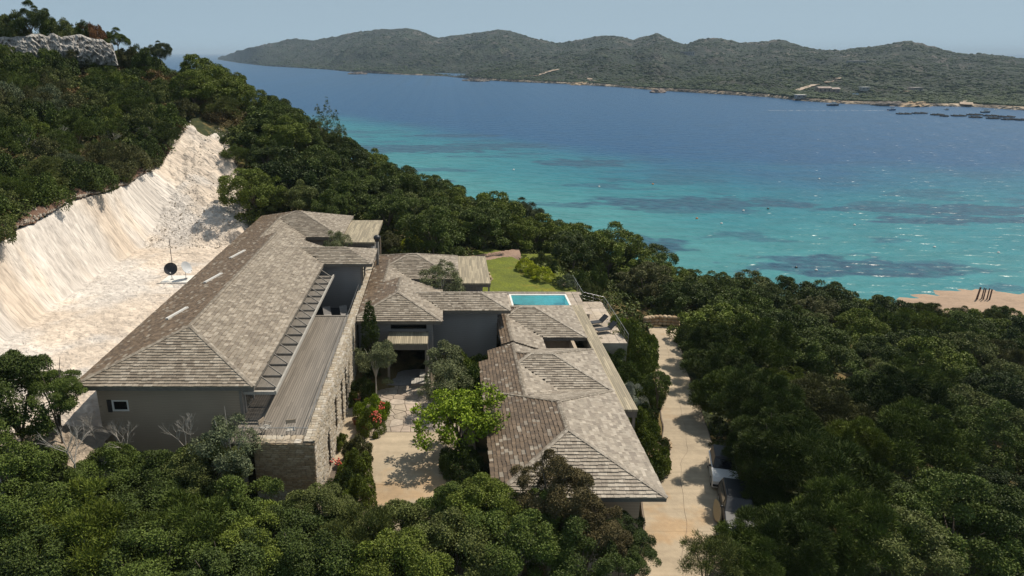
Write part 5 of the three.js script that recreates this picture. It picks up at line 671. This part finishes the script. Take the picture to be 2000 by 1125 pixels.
function plant(kind, c, RR, leaf, name, label, category, group, o = {}) {   // c: middle of the crown in the world
  const i = o.variant ?? Math.floor(vr() * PROTO[kind].length), g = PROTO[kind][i], s = RR / g.userData.R, gy = o.ground ?? ground(c.x, c.z), H = Math.max(0.15, c.y - gy);
  let H2 = H, SY = o.sy ?? 0.92 + 0.2 * vr(); if (kind === 'shrub' || kind === 'scrub') { const top = H + RR * g.userData.ry; H2 = 0.12; SY = clamp(top / (RR * g.userData.ry), 0.7, 2.2); }
  const t = thing(name, label, category, [c.x, gy, c.z], o.turn ?? vr() * 6.28, group); const cr = part('crown', g, LEAF[leaf], t); cr.position.y = H2; cr.scale.set(s, s * SY, s);
  const tr = part('trunk', TRUNKS[kind][i], o.bark ?? mat.bark, t); tr.position.y = H2; tr.scale.set(s * 0.85, s * 0.85 * Math.max(1, H / RR), s * 0.85); return t;
}
// where nothing may be planted by the dozen
function built(x, z, m) {
  const rect = (a, b, c, d) => x > a - m && x < b + m && z > c - m && z < d + m, [d0, d1] = driveAt(z);
  return rect(-20.4, -6.3, -78.8, -33) || rect(-7.4, 12.4, -70.2, -31) || rect(-6, 2.6, -52, -26) || rect(12, 15.4, -70, -50) || (z < -67 && z > -84.5 && x > 2.6 - m && x < 13.4 - 0.42 * (-z - 68) + m) || (z > -71 && x > d0 - m && x < d1 + m * 0.72) || cutShare(x, z) > 0.06 || (inCut(x, z) && x < -30 && x + m * 0.4 > footX(z) - 3.4 && z < -36);
}
const spots = [];
function scatter(n, x0, x1, z0, z1, gap, ok, seed) { const r = rng(seed), out = []; for (let t = 0; t < n * 30 && out.length < n; t++) { const x = lerp(x0, x1, r()), z = lerp(z0, z1, r()), g = typeof gap === 'function' ? gap(x, z) : gap; if (!ok(x, z, g)) continue; let near = false; for (const s of spots) if ((s[0] - x) ** 2 + (s[1] - z) ** 2 < (g * 0.5 + s[2] * 0.5) ** 2) { near = true; break; } if (near) continue; spots.push([x, z, g]); out.push([x, z, r(), r(), r()]); } return out; }
const inView = (x, y, z, m = 130) => { const [a, b, c] = seen(x, y, z); return c > 10 && a > -m && a < 2000 + m && b < 1125 + m * 1.1; };
const COLOUR = { deep: 'very dark green', dark: 'dark green', mid: 'mid green', bright: 'bright green', olive: 'olive green', grey: 'grey green', brown: 'brownish green', russet: 'reddish brown', yellow: 'yellow green', rust: 'rust brown', lime: 'lime green' };

// trees set one by one: [px, py, distance, radius, kind, leaf, name, label]
const setTrees = [
  // foreground, left
  [25, 785, 34, 2.6, 'oak', 'dark', 'evergreen_tree', 'dark evergreen tree at the left edge before the pale cutting'], [62, 838, 33.6, 1.3, 'shrub', 'mid', 'garden_bush', 'green bush under the tree at the left edge'], [105, 765, 34, 1.3, 'oak', 'mid', 'evergreen_tree', 'mid green tree reaching out beside the house corner eave'],
  [15, 915, 31, 2.2, 'oak', 'mid', 'evergreen_tree', 'mid green crown at the left edge below the earth heap'], [110, 985, 31, 2.2, 'oak', 'dark', 'evergreen_tree', 'dark crown below the earth heap'], [215, 940, 32.5, 1.9, 'oak', 'mid', 'evergreen_tree', 'green crown beside the bare dead branch'],
  [330, 960, 31.5, 2.1, 'oak', 'dark', 'evergreen_tree', 'dark crown below the timber end wall'], [405, 930, 32, 1.9, 'oak', 'olive', 'evergreen_tree', 'olive green crown before the timber end wall'], [455, 880, 32.5, 1.45, 'olive', 'grey', 'flowering_tree', 'pale leaved tree with white sprays before the terrace corner'],
  [470, 1010, 30, 2.0, 'oak', 'mid', 'evergreen_tree', 'mid green crown below the stone tower'], [40, 1035, 28, 2.5, 'oak', 'mid', 'evergreen_tree', 'large crown low at the left frame edge'], [160, 1060, 27.5, 2.4, 'fine', 'bright', 'evergreen_tree', 'bright green crown at the bottom, left of the dead branch'], [270, 1040, 28.5, 2.2, 'oak', 'dark', 'evergreen_tree', 'dark crown low under the timber house'],
  [380, 1060, 28, 2.3, 'fine', 'mid', 'evergreen_tree', 'mid green crown at the bottom below the terrace corner'], [500, 1085, 27.5, 2.2, 'oak', 'bright', 'evergreen_tree', 'bright crown at the bottom edge below the stone tower'], [560, 1050, 29, 1.7, 'oak', 'dark', 'evergreen_tree', 'dark crown at the foot of the stone tower'], [628, 1010, 30.3, 1.7, 'oak', 'olive', 'evergreen_tree', 'olive green crown beside the concrete court'],
  [600, 1095, 27, 2.2, 'oak', 'dark', 'evergreen_tree', 'dark crown at the bottom edge left of the court'], [690, 1085, 28, 2.0, 'fine', 'olive', 'evergreen_tree', 'mid green crown closing the near end of the court'], [60, 1130, 25.5, 2.4, 'oak', 'dark', 'evergreen_tree', 'dark crown in the bottom corner of the frame'], [300, 1130, 25.5, 2.3, 'oak', 'mid', 'evergreen_tree', 'crown cut by the bottom edge under the timber house'], [440, 1150, 25, 2.2, 'oak', 'dark', 'evergreen_tree', 'dark crown cut by the bottom edge under the stone tower'],
  // foreground, middle
  [790, 1065, 29.5, 2.1, 'oak', 'olive', 'evergreen_tree', 'olive green crown in front of the court opening'], [870, 1035, 30.5, 1.9, 'oak', 'mid', 'evergreen_tree', 'mid green crown at the court edge before the shaded wall'], [960, 1010, 30.2, 2.0, 'oak', 'bright', 'evergreen_tree', 'bright olive crown before the near shingle roof'], [1080, 965, 30.2, 1.75, 'oak', 'russet', 'evergreen_tree', 'reddish dark crown overlapping the near shingle eave'], [1010, 1075, 28, 2.2, 'oak', 'mid', 'evergreen_tree', 'mid green crown below the reddish tree'], [900, 1100, 27.5, 2.2, 'oak', 'olive', 'evergreen_tree', 'olive crown at the bottom centre'],
  [1075, 1040, 29, 1.7, 'oak', 'mid', 'evergreen_tree', 'small green crown right under the reddish tree'], [1150, 1040, 29.5, 1.6, 'oak', 'russet', 'evergreen_tree', 'brown red crown in the shade of the near eave'], [1130, 1105, 27.5, 1.9, 'oak', 'dark', 'evergreen_tree', 'dark crown at the bottom beside the drive wall'], [1215, 1050, 30.2, 1.25, 'oak', 'deep', 'evergreen_tree', 'dark bush against the house corner on the drive'], [1235, 1090, 28.8, 1.1, 'oak', 'dark', 'evergreen_tree', 'dark clipped bush spilling onto the drive edge'],
  [780, 1140, 26, 2.2, 'oak', 'bright', 'evergreen_tree', 'bright crown cut by the bottom edge below the court'],
  // by the drive, right
  [1385, 1100, 29.5, 1.3, 'wispy', 'olive', 'feathery_tree', 'feathery olive tree leaning over the drive at the bottom'], [1450, 1092, 30.5, 1.7, 'fine', 'mid', 'feathery_tree', 'feathery green tree in front of the black car'], [1585, 940, 37.5, 3.2, 'fine', 'dark', 'feathery_tree', 'large dark feathery tree beside the parked cars'], [1530, 1080, 31, 2.2, 'fine', 'dark', 'feathery_tree', 'dark feathery tree at the bottom below the parked cars'], [1650, 1050, 32, 2.5, 'fine', 'mid', 'feathery_tree', 'green feathery tree at the bottom right of the cars'], [1515, 850, 43.5, 2.4, 'fine', 'dark', 'feathery_tree', 'dark feathery tree behind the white car'], [1435, 790, 49, 2.4, 'fine', 'mid', 'feathery_tree', 'feathery tree overhanging the middle of the drive'], [1400, 730, 55, 2.3, 'fine', 'dark', 'feathery_tree', 'feathery tree overhanging the far half of the drive'], [1375, 680, 60, 2.2, 'fine', 'dark', 'feathery_tree', 'feathery tree near the far end of the drive'],
  [1330, 600, 74, 2.8, 'far', 'dark', 'evergreen_tree', 'dark tree behind the stone wall closing the drive'], [1760, 1080, 31, 2.4, 'oak', 'olive', 'evergreen_tree', 'olive crown at the bottom of the wood'], [1860, 1050, 33, 2.8, 'oak', 'mid', 'evergreen_tree', 'broad green crown near the bottom right corner'], [1970, 1030, 34, 2.6, 'oak', 'dark', 'evergreen_tree', 'dark crown at the right frame edge near the bottom'],
  [1490, 925, 40.5, 1.3, 'shrub', 'dark', 'garden_bush', 'dark bush beside the white car'], [1500, 985, 37, 1.3, 'fine', 'dark', 'feathery_tree', 'feathery sapling beside the black car'], [1465, 880, 43, 1.2, 'fine', 'mid', 'feathery_tree', 'feathery sapling behind the white car'],
  [1482, 905, 41, 1.5, 'fine', 'dark', 'feathery_tree', 'low dark branches hanging over the white car'], [1505, 890, 41.5, 2.0, 'fine', 'dark', 'feathery_tree', 'dark feathery tree shading the white car'],
  // between the lower house and the drive
  [1230, 668, 58, 2.2, 'shrub', 'bright', 'evergreen_tree', 'bright green leafy thicket between the sun terrace and the drive'], [1205, 640, 60, 1.5, 'shrub', 'lime', 'evergreen_tree', 'yellow green tree touching the sun terrace railing'], [1262, 700, 54, 1.5, 'shrub', 'bright', 'evergreen_tree', 'green bush leaning to the drive above the white flowers'], [1180, 660, 56.5, 1.1, 'shrub', 'olive', 'garden_bush', 'olive bush under the sun terrace'],
  [1236, 738, 49.5, 1.15, 'shrub', 'pale', 'garden_bush', 'white flowering bush beside the flat roof edge'], [1284, 752, 49.5, 0.95, 'mound', 'mid', 'garden_bush', 'round clipped dark bush at the drive'], [1255, 785, 45.8, 1.35, 'shrub', 'bright', 'garden_bush', 'green hedge bush beside the end of the flat roof'], [1270, 825, 43, 1.35, 'shrub', 'bright', 'garden_bush', 'broad green bush before the boulders at the drive bend'], [1266, 862, 41.5, 1.0, 'shrub', 'mid', 'garden_bush', 'lowest green bush above the boulders'], [1195, 690, 53.5, 1.3, 'shrub', 'dark', 'garden_bush', 'dark bush below the sun terrace corner'], [1212, 755, 48.3, 1.0, 'shrub', 'mid', 'garden_bush', 'bush growing against the flat roof posts'], [1235, 830, 42.6, 0.9, 'shrub', 'dark', 'garden_bush', 'dark bush under the end of the flat roof'], [1245, 705, 52.5, 1.2, 'shrub', 'mid', 'garden_bush', 'leafy bush filling the bank above the drive'], [1218, 650, 54.6, 1.3, 'shrub', 'mid', 'garden_bush', 'green bush against the end wall of the sun terrace'], [1190, 655, 54.4, 1.1, 'shrub', 'bright', 'garden_bush', 'bright bush between the flat roof edge and the sun terrace'], [1275, 722, 51.8, 0.9, 'shrub', 'mid', 'garden_bush', 'small bush between the white flowers and the drive'], [1262, 765, 47.6, 1.0, 'shrub', 'dark', 'garden_bush', 'dark bush beside the round clipped one'], [1222, 715, 51.5, 1.0, 'shrub', 'mid', 'garden_bush', 'small bush behind the white flowering one'], [1288, 805, 45.2, 0.8, 'shrub', 'dark', 'garden_bush', 'small dark bush at the drive kerb'],
  // court
  [733, 705, 47.3, 1.3, 'olive', 'silver', 'olive_tree', 'small olive tree with twisted trunk before the entrance'], [868, 712, 48.3, 1.4, 'olive', 'silver', 'olive_tree', 'olive tree beside the entrance platform'], [866, 755, 45.6, 1.45, 'olive', 'silver', 'olive_tree', 'grey olive tree over the crazy paving'], [905, 718, 48.4, 1.6, 'shrub', 'bright', 'garden_bush', 'dense green bush in the corner of the court'], [918, 755, 46.3, 1.5, 'shrub', 'mid', 'garden_bush', 'dark bush along the shingle eave'], [940, 690, 50.5, 1.0, 'shrub', 'dark', 'garden_bush', 'dark bush in the shaded court corner'],
  [902, 828, 39.6, 2.5, 'broad', 'lime', 'shade_tree', 'bright lime green tree spreading over the court'], [905, 905, 37.2, 1.15, 'shrub', 'dark', 'garden_bush', 'dark bush under the lime green tree'], [918, 945, 35, 1.1, 'shrub', 'deep', 'garden_bush', 'very dark bush under the near shingle eave'], [900, 985, 33.2, 1.0, 'shrub', 'dark', 'garden_bush', 'dark bush at the near corner of the court'],
  [724, 780, 43.8, 1.0, 'shrub', 'lime', 'garden_bush', 'bright potted bush with red flowers by the crazy paving'], [722, 812, 42.2, 0.8, 'shrub', 'bright', 'garden_bush', 'second potted bush with red flowers, nearer the court slab'], [700, 872, 38.3, 0.95, 'shrub', 'brown', 'garden_bush', 'brownish bush along the stone wall'], [690, 905, 36.6, 1.0, 'shrub', 'bright', 'garden_bush', 'green bush beside the court at the stone wall'], [672, 930, 35, 0.9, 'shrub', 'dark', 'garden_bush', 'dark bush near the stone tower corner'], [698, 950, 34, 0.95, 'shrub', 'bright', 'garden_bush', 'green bush at the court edge near the bottom'], [706, 740, 47.5, 0.8, 'shrub', 'dark', 'garden_bush', 'dark bush in the corner of stone wall and house'], [687, 772, 46.2, 0.5, 'shrub', 'bright', 'garden_bush', 'yellow green potted plant at the stone wall'], [668, 855, 40.2, 0.5, 'shrub', 'bright', 'garden_bush', 'small yellowish plant at the foot of the wall'], [757, 748, 48.2, 0.35, 'wispy', 'grey', 'garden_bush', 'small grey tuft beside the entrance post'],
  // light wells, lawn
  [865, 556, 60.3, 1.6, 'olive', 'silver', 'olive_tree', 'round olive crown rising from the light well of the middle house'], [655, 480, 66, 1.15, 'olive', 'silver', 'olive_tree', 'olive crown rising from the light well of the upper house'], [805, 485, 80, 1.5, 'shrub', 'yellow', 'garden_bush', 'bright yellow bush behind the middle house'], [760, 478, 80, 1.5, 'shrub', 'brown', 'garden_bush', 'brownish bush beside the flue'],
  [1025, 528, 75.3, 0.95, 'mound', 'yellow', 'clipped_bush', 'yellow green clipped mound, farthest of three on the lawn'], [1040, 538, 73.3, 0.9, 'mound', 'yellow', 'clipped_bush', 'yellow green clipped mound, middle of three on the lawn'], [1062, 548, 71.4, 1.05, 'mound', 'yellow', 'clipped_bush', 'yellow green clipped mound, nearest the pool of three'], [1108, 561, 69.3, 0.95, 'mound', 'grey', 'clipped_bush', 'grey lavender mound at the pool corner'], [1090, 560, 70, 0.6, 'mound', 'mid', 'clipped_bush', 'small green mound beside the lavender'],
  // behind the houses
  [570, 378, 90, 4.4, 'far', 'deep', 'evergreen_tree', 'broad very dark tree behind the far end of the upper house'], [470, 300, 104, 4.4, 'far', 'dark', 'evergreen_tree', 'tall dark tree beside the head of the rubble ramp'], [530, 262, 112, 4.6, 'far', 'mid', 'evergreen_tree', 'green crown above the rubble ramp, on the skyline'], [450, 330, 99, 2.6, 'far', 'olive', 'evergreen_tree', 'olive bush right of the rubble ramp'], [790, 430, 92, 3.4, 'far', 'olive', 'evergreen_tree', 'olive green tree behind the yellow bush'], [855, 430, 92, 3.2, 'far', 'mid', 'evergreen_tree', 'green tree behind the middle house'], [970, 430, 96, 3.6, 'far', 'bright', 'evergreen_tree', 'bright rounded tree standing at the end of the lawn'], [1018, 425, 104, 2.6, 'fine', 'grey', 'feathery_tree', 'grey feathery tree on the skyline beyond the lawn'], [900, 465, 88, 2.6, 'far', 'dark', 'evergreen_tree', 'dark tree at the back of the lawn'], [1118, 522, 82, 2.3, 'far', 'dark', 'evergreen_tree', 'dark rounded tree beside the yellow mounds'], [1190, 500, 86, 3.4, 'far', 'bright', 'evergreen_tree', 'rounded bright tree below the railing toward the sea'], [700, 380, 98, 3.2, 'far', 'mid', 'evergreen_tree', 'green tree above the flue'], [740, 400, 95, 2.8, 'far', 'dark', 'evergreen_tree', 'dark tree right above the flue'], [640, 345, 100, 3.2, 'far', 'dark', 'evergreen_tree', 'dark tree below the pine'],
];
for (const [px, py, d, r, kind, leaf, name, label] of setTrees) { const c = at(px, py, d); let gy = ground(c.x, c.z); if (c.x > -6.8 && c.x < 3 && c.z > -52.5 && c.z < -31) gy = 3; if (/light well/.test(label)) gy = c.y - 2.5; if (/mound/.test(label)) { gy = 4.3; c.y = 4.45 + 0.15 * r; } if (gy > c.y - 0.3) gy = c.y - 0.3; plant(kind, c, r, leaf, name, label, /bush|mound/.test(name) || /bush/.test(name) ? 'bush' : 'tree', null, { ground: gy, bark: kind === 'olive' ? mat.deadWood : mat.bark, sy: kind === 'mound' ? 1.2 : undefined }); spots.push([c.x, c.z, r * 1.5]); }
{ const c = at(722, 640, 50.6); plant('cypress', V(c.x, 5.95, c.z), 0.8, 'dark', 'cypress_tree', 'slender dark cypress standing before the entrance house', 'tree', null, { ground: 3, sy: 1.3 }); }
for (const [x, y, z, r2, l] of [[21.3, 4.2, -43.9, 2.2, 'dark feathery tree whose shade falls on the white car'], [20.7, 3.9, -39.3, 1.9, 'dark feathery tree whose shade falls on the black car']]) plant('fine', V(x, y, z), r2, 'dark', 'feathery_tree', l, 'tree');
// pine above the shore: several upright plumes on one trunk
{
  const t = thing('pine_tree', 'tall grey green pine with upright plumes against the sea', 'tree'), base = at(640, 290, 112), s0 = ground(base.x, base.z); t.position.set(base.x, s0, base.z); const L = [], r = rng(6);
  const plumes = [[622, 232, 0.95, 2.1], [638, 222, 0.9, 2.2], [655, 240, 0.95, 2.0], [668, 262, 0.9, 1.6], [612, 255, 1.2, 1.7], [640, 262, 1.5, 1.9], [658, 280, 1.3, 1.5], [625, 285, 1.6, 1.6]].map(([x, y, a, b]) => [at(x, y, 112 + (r() - 0.5) * 3), a, b]);
  const foot = V(0, -0.3, 0), mid = at(640, 275, 112).sub(t.position); L.push(bar(foot, mid, 0.35, 7, 0.2)); const gs = plumes.map(([c, a, b], i) => { const g = crownGeo({ seed: 300 + i, R: a, ry: b / a, clumps: 40, dens: 700, leaf: [0.26, 0.045], needle: true, spread: 0.7, low: -1, rc: 0.38, cone: 0.6 }); const o = c.clone().sub(t.position); L.push(bar(mid, o.clone().add(V(0, -b * 0.5, 0)), 0.12, 5, 0.05)); g.translate(o.x, o.y, o.z); return g; });
  part('crown', mergeGeometries(gs), LEAF.olive, t); part('trunk', L, mat.bark, t);
}
// red flowers on the potted bushes
{ const r = rng(9), g = new THREE.IcosahedronGeometry(0.05, 1), m = [M([0.55, 0.09, 0.05]), M([0.62, 0.16, 0.12])]; let k = 0; for (const [px, py, d] of [[747, 789, 42.9], [743, 792, 42.8], [732, 804, 42.4], [738, 812, 41.8], [733, 818, 41.6], [739, 822, 41.5], [728, 808, 42.2], [736, 808, 42], [745, 796, 42.6], [655, 899, 35.6], [659, 903, 35.4], [652, 903, 35.6]]) { const c = at(px, py, d), gs = []; for (let i = 0; i < 7; i++) { const q = g.clone(); q.translate(c.x + (r() - 0.5) * 0.4, c.y + (r() - 0.5) * 0.3, c.z + (r() - 0.5) * 0.2); gs.push(q); } const o = part('flower_cluster', gs, m[k++ % 2]); tag(o, k > 9 ? 'red flower cluster near the stone tower' : 'coral red flower cluster on the potted bush', 'flowers', k > 9 ? 'red flowers by the tower' : 'red flowers on the potted bushes'); } }
// dead branches
function deadTree(px, py, d, H, label, seed, spread = 1) {
  const b = at(px, py, d), t = thing('dead_tree', label, 'tree', [b.x, b.y, b.z]), r = rng(seed), L = []; const grow = (p, dir, len, rad, k) => { const e = p.clone().addScaledVector(dir, len); L.push(bar(p, e, rad, 5, rad * 0.7)); if (k > 0) for (let i = 0; i < (k > 2 ? 3 : 2); i++) grow(e, dir.clone().add(V((r() - 0.5) * 1.3 * spread, (r() - 0.35) * 0.8, (r() - 0.5) * 1.3 * spread)).normalize(), len * (0.62 + 0.2 * r()), rad * 0.62, k - 1); }; grow(V(0, 0, 0), V(0.1, 1, 0.1).normalize(), H * 0.36, H * 0.018, 5); part('branches', L, mat.deadWood, t);
}
deadTree(245, 915, 34, 2.4, 'bare silver dead tree before the timber end wall', 5); deadTree(190, 880, 34.6, 2.0, 'thin bare dead branches under the house corner window', 8); deadTree(365, 905, 33.2, 2.6, 'thin grey dead boughs among the crowns before the end wall', 21); deadTree(150, 940, 31.5, 3, 'bare dead boughs rising between the crowns near the left edge', 27); deadTree(232, 880, 34.8, 1.7, 'short bare twigs beside the silver dead tree', 12);
for (const [i, [px, py, d, H]] of [[130, 320, 84, 4], [60, 330, 78, 3.6], [215, 310, 90, 3.4], [290, 300, 94, 3.4], [330, 285, 98, 3], [20, 300, 82, 3.4], [170, 275, 92, 3]].entries()) deadTree(px, py, d, H, ['large grey leafless shrub in the middle of the scrub slope', 'grey leafless shrub near the left edge of the slope', 'leafless shrub above the lip of the white bank', 'bare twiggy shrub over the end of the white bank', 'bare shrub beside the head of the ramp', 'leafless shrub at the left frame edge', 'leafless shrub high in the scrub'][i], 60 + i, 1.4);
// ---- the wood to the right, the trees behind the house and the scrub on the hill
const W = scatter(270, 17, 128, -27, -128, (x, z) => 4.3 + 0.8 * sstep(60, 120, -z), (x, z, g) => { const y = ground(x, z); return x > 20 + 0.055 * (-z - 30) && !built(x, z, 1.9) && y > -15.6 && !(x < 20 && z > -83 && z < -64) && (x > driveAt(z)[1] + 1.3 || z < -73) && !(z > -46 && z < -33 && x < 21.6) && inView(x, y + 3, z); }, 71);
const pickLeaf = (a, list) => list[Math.min(list.length - 1, Math.floor(a * list.length))];
let wi = 0; for (const [x, z, a, b, c] of W) { const y = ground(x, z), d = -z, leaf = pickLeaf(a, ['dark', 'mid', 'bright', 'mid', 'bright', 'mid', 'dark', 'deep', 'olive', 'mid', 'bright', 'mid', 'brown']), kind = b < (x < 34 && z > -70 ? 0.5 : 0.12) ? 'fine' : d > 62 ? 'far' : 'oak', rad = (2.0 + 1.3 * c) * (d > 95 ? 0.8 : 1); const [sx, sy] = seen(x, y + 3, z); const where = d > 100 ? 'above the beach' : d > 80 ? 'along the skyline of the wood' : x < 30 ? 'in the wood close to the drive' : sx > 1800 ? 'at the right edge of the wood' : sy > 850 ? 'in the near part of the wood' : 'in the middle of the wood'; plant(kind, V(x, y + (d > 95 ? 0.9 + 0.7 * vr() : 1.3 + 2.0 * vr()), z), rad, leaf, 'woodland_tree', COLOUR[leaf] + (kind === 'fine' ? ' feathery' : ' rounded') + ' tree ' + where, 'tree', 'trees of the wood right of the drive, ' + COLOUR[leaf] + ' ' + where); wi++; }
const T = scatter(120, -60, 26, -76, -190, (x, z) => 4.2 + 0.6 * sstep(90, 140, -z), (x, z, g) => { const y = ground(x, z); return !built(x, z, 2.2) && y > -16 && x > -46 + 0.35 * (-z - 100) && x > -30 - 0.25 * (-z - 80) && !(x < -24 && z > -104) && inView(x, y + 3, z) && y > -17 && !(z < -150 && x > -30) && !(x > 9 && x < 19 && z > -83 && z < -64); }, 91);
for (const [x, z, a, b, c] of T) { const y = ground(x, z), leaf = pickLeaf(a, ['dark', 'mid', 'mid', 'bright', 'olive', 'bright', 'mid', 'bright']), where = x < -20 ? 'on the skyline left of the pine' : z > -95 ? 'close behind the houses' : 'between the houses and the sea'; plant('far', V(x, y + 2.0 + 0.6 * c, z), 2.2 + 1.0 * c, leaf, 'hillside_tree', COLOUR[leaf] + ' rounded tree ' + where, 'tree', 'hillside trees, ' + COLOUR[leaf] + ' ' + where); }
const S = scatter(290, -130, -18, -34, -170, (x, z) => 2.5 + 0.9 * sstep(80, 130, -z), (x, z, g) => { const y = ground(x, z); return !built(x, z, 1.0) && (x < -35.5 || z < -96) && inView(x, y + 1.5, z, 60) && !(x > -40 && z > -36) && (x > -70 || z < -95); }, 101);
for (const [x, z, a, b, c] of S) { const y = ground(x, z), dry = fbm(x * 0.05 + 4, z * 0.05, 2) > 0.08, leaf = pickLeaf(a, dry ? ['brown', 'olive', 'grey', 'mid', 'olive', 'brown'] : ['mid', 'bright', 'dark', 'mid', 'olive', 'mid']), kind = b < 0.3 ? 'wispy' : 'scrub', where = z < -118 ? 'near the skyline of the hill' : z < -90 ? 'on the upper slope below the crag' : x > -44 ? 'just above the white bank' : 'on the slope above the white bank'; plant(kind, V(x, y + 0.55 + 0.5 * c, z), 1.5 + 0.9 * c, leaf, 'maquis_shrub', COLOUR[leaf] + (kind === 'wispy' ? ' wispy' : ' leafy') + ' shrub ' + where, 'shrub', 'maquis shrubs, ' + COLOUR[leaf] + ' ' + where); }
// shrubs on top of the crag
for (const [i, [px, py, r, leaf, kind]] of [[58, 45, 2.6, 'dark', 'oak'], [20, 55, 2.2, 'olive', 'scrub'], [100, 58, 1.9, 'mid', 'scrub'], [130, 62, 1.7, 'olive', 'scrub'], [160, 62, 1.4, 'dark', 'scrub'], [178, 66, 1.5, 'rust', 'scrub'], [195, 74, 1.3, 'rust', 'scrub'], [228, 80, 1.7, 'mid', 'oak'], [312, 105, 1.5, 'grey', 'fine'], [280, 112, 1.6, 'dark', 'scrub'], [250, 112, 1.5, 'brown', 'scrub'], [-20, 52, 2.4, 'mid', 'scrub']].entries()) { const c = at(px, py, 115 + (i % 3)); plant(kind, c, r, leaf, 'crag_shrub', ['tall dark bush highest on the crag', 'olive shrub on the crag near the frame edge', 'green shrub on the crag beside the tall bush', 'olive shrub along the crag top', 'low dark shrub on the crag before the rust coloured ones', 'rust brown dry shrub on the crag top', 'second rust brown shrub at the end of the crag', 'round green tree at the end of the crag', 'small grey tree on the skyline right of the crag', 'dark shrub on the skyline under the small grey tree', 'brownish shrub just below the end of the crag', 'shrub on the crag cut by the frame edge'][i], 'shrub', null, { ground: c.y - 0.75 * r }); }
// undergrowth filling the ground between trunks and shrubs: uncountable
{
  const g = crownGeo({ seed: 77, R: 0.75, ry: 0.6, clumps: 9, dens: 330, leaf: [0.2, 0.1], low: -0.1, rc: 0.5 }), r = rng(55), places = []; for (let t = 0; t < 60000 && places.length < 8500; t++) { const x = lerp(-120, 125, r()), z = lerp(-24, -170, Math.sqrt(r())); const y = ground(x, z); if (y < -16 || !inView(x, y + 0.5, z, 80) || built(x, z, 0.5)) continue; if (x > -22 && x < 14 && z > -34) { if (z > -31.5) places.push([x, y, z]); continue; } places.push([x, y, z]); }
  const m = new THREE.InstancedMesh(g, leafMat([1, 1, 1]), places.length), m4 = new THREE.Matrix4(), q = new THREE.Quaternion(), c = new THREE.Color(); places.forEach(([x, y, z], i) => { const s = 0.8 + 0.9 * r(); q.setFromAxisAngle(V(0, 1, 0), r() * 6.3); m4.compose(V(x, y + 0.15, z), q, V(s, s, s)); m.setMatrixAt(i, m4); const t = r(), d = fbm(x * 0.06, z * 0.06, 2) > 0.12 && x < -30; m.setColorAt(i, d ? c.setRGB(0.13 + 0.04 * t, 0.11, 0.045) : c.setRGB(lerp(0.055, 0.11, t), lerp(0.075, 0.13, t), lerp(0.017, 0.028, t))); });
  m.name = 'undergrowth'; m.castShadow = m.receiveShadow = true; tag(m, 'low leafy undergrowth covering the ground between trees and shrubs', 'undergrowth', null, 'stuff'); scene.add(m);
}
for (const [px, py, dd, r2, leaf, l] of [[1085, 520, 77, 1.0, 'dark', 'low dark shrub behind the nearest yellow mound'], [1130, 545, 74, 1.2, 'mid', 'low green shrub beyond the pool railing'], [1150, 560, 71, 1.2, 'olive', 'olive shrub outside the railing corner'], [1160, 530, 77, 1.3, 'mid', 'green shrub on the slope below the lawn'], [1060, 508, 80, 1.1, 'olive', 'olive shrub at the far edge of the lawn']]) { const c = at(px, py, dd); plant('shrub', V(c.x, Math.max(c.y, ground(c.x, c.z) + 0.4), c.z), r2, leaf, 'garden_bush', l, 'bush'); }
// things that look alike are told apart by their order across the picture
{
  const ORD = ['first', 'second', 'third', 'fourth', 'fifth', 'sixth', 'seventh', 'eighth', 'ninth', 'tenth', 'eleventh', 'twelfth', 'thirteenth', 'fourteenth', 'fifteenth', 'sixteenth', 'seventeenth', 'eighteenth', 'nineteenth', 'twentieth'], by = new Map();
  for (const o of scene.children) if (o.userData.label && o.userData.category) by.set(o.userData.label, [...(by.get(o.userData.label) ?? []), o]);
  const v = V(0, 0, 0), b = new THREE.Box3(); for (const [l, list] of by) if (list.length > 1) { list.map((o) => { b.setFromObject(o).getCenter(v); return [seen(v.x, v.y, v.z)[0], o]; }).sort((p, q) => p[0] - q[0]).forEach(([, o], i) => { o.userData.label = l + ', ' + (list.length === 2 ? (i ? 'the right one' : 'the left one') : (ORD[i] ?? (i + 1) + 'th') + ' from left of ' + list.length); }); }
}
renderer.render(scene, camera);
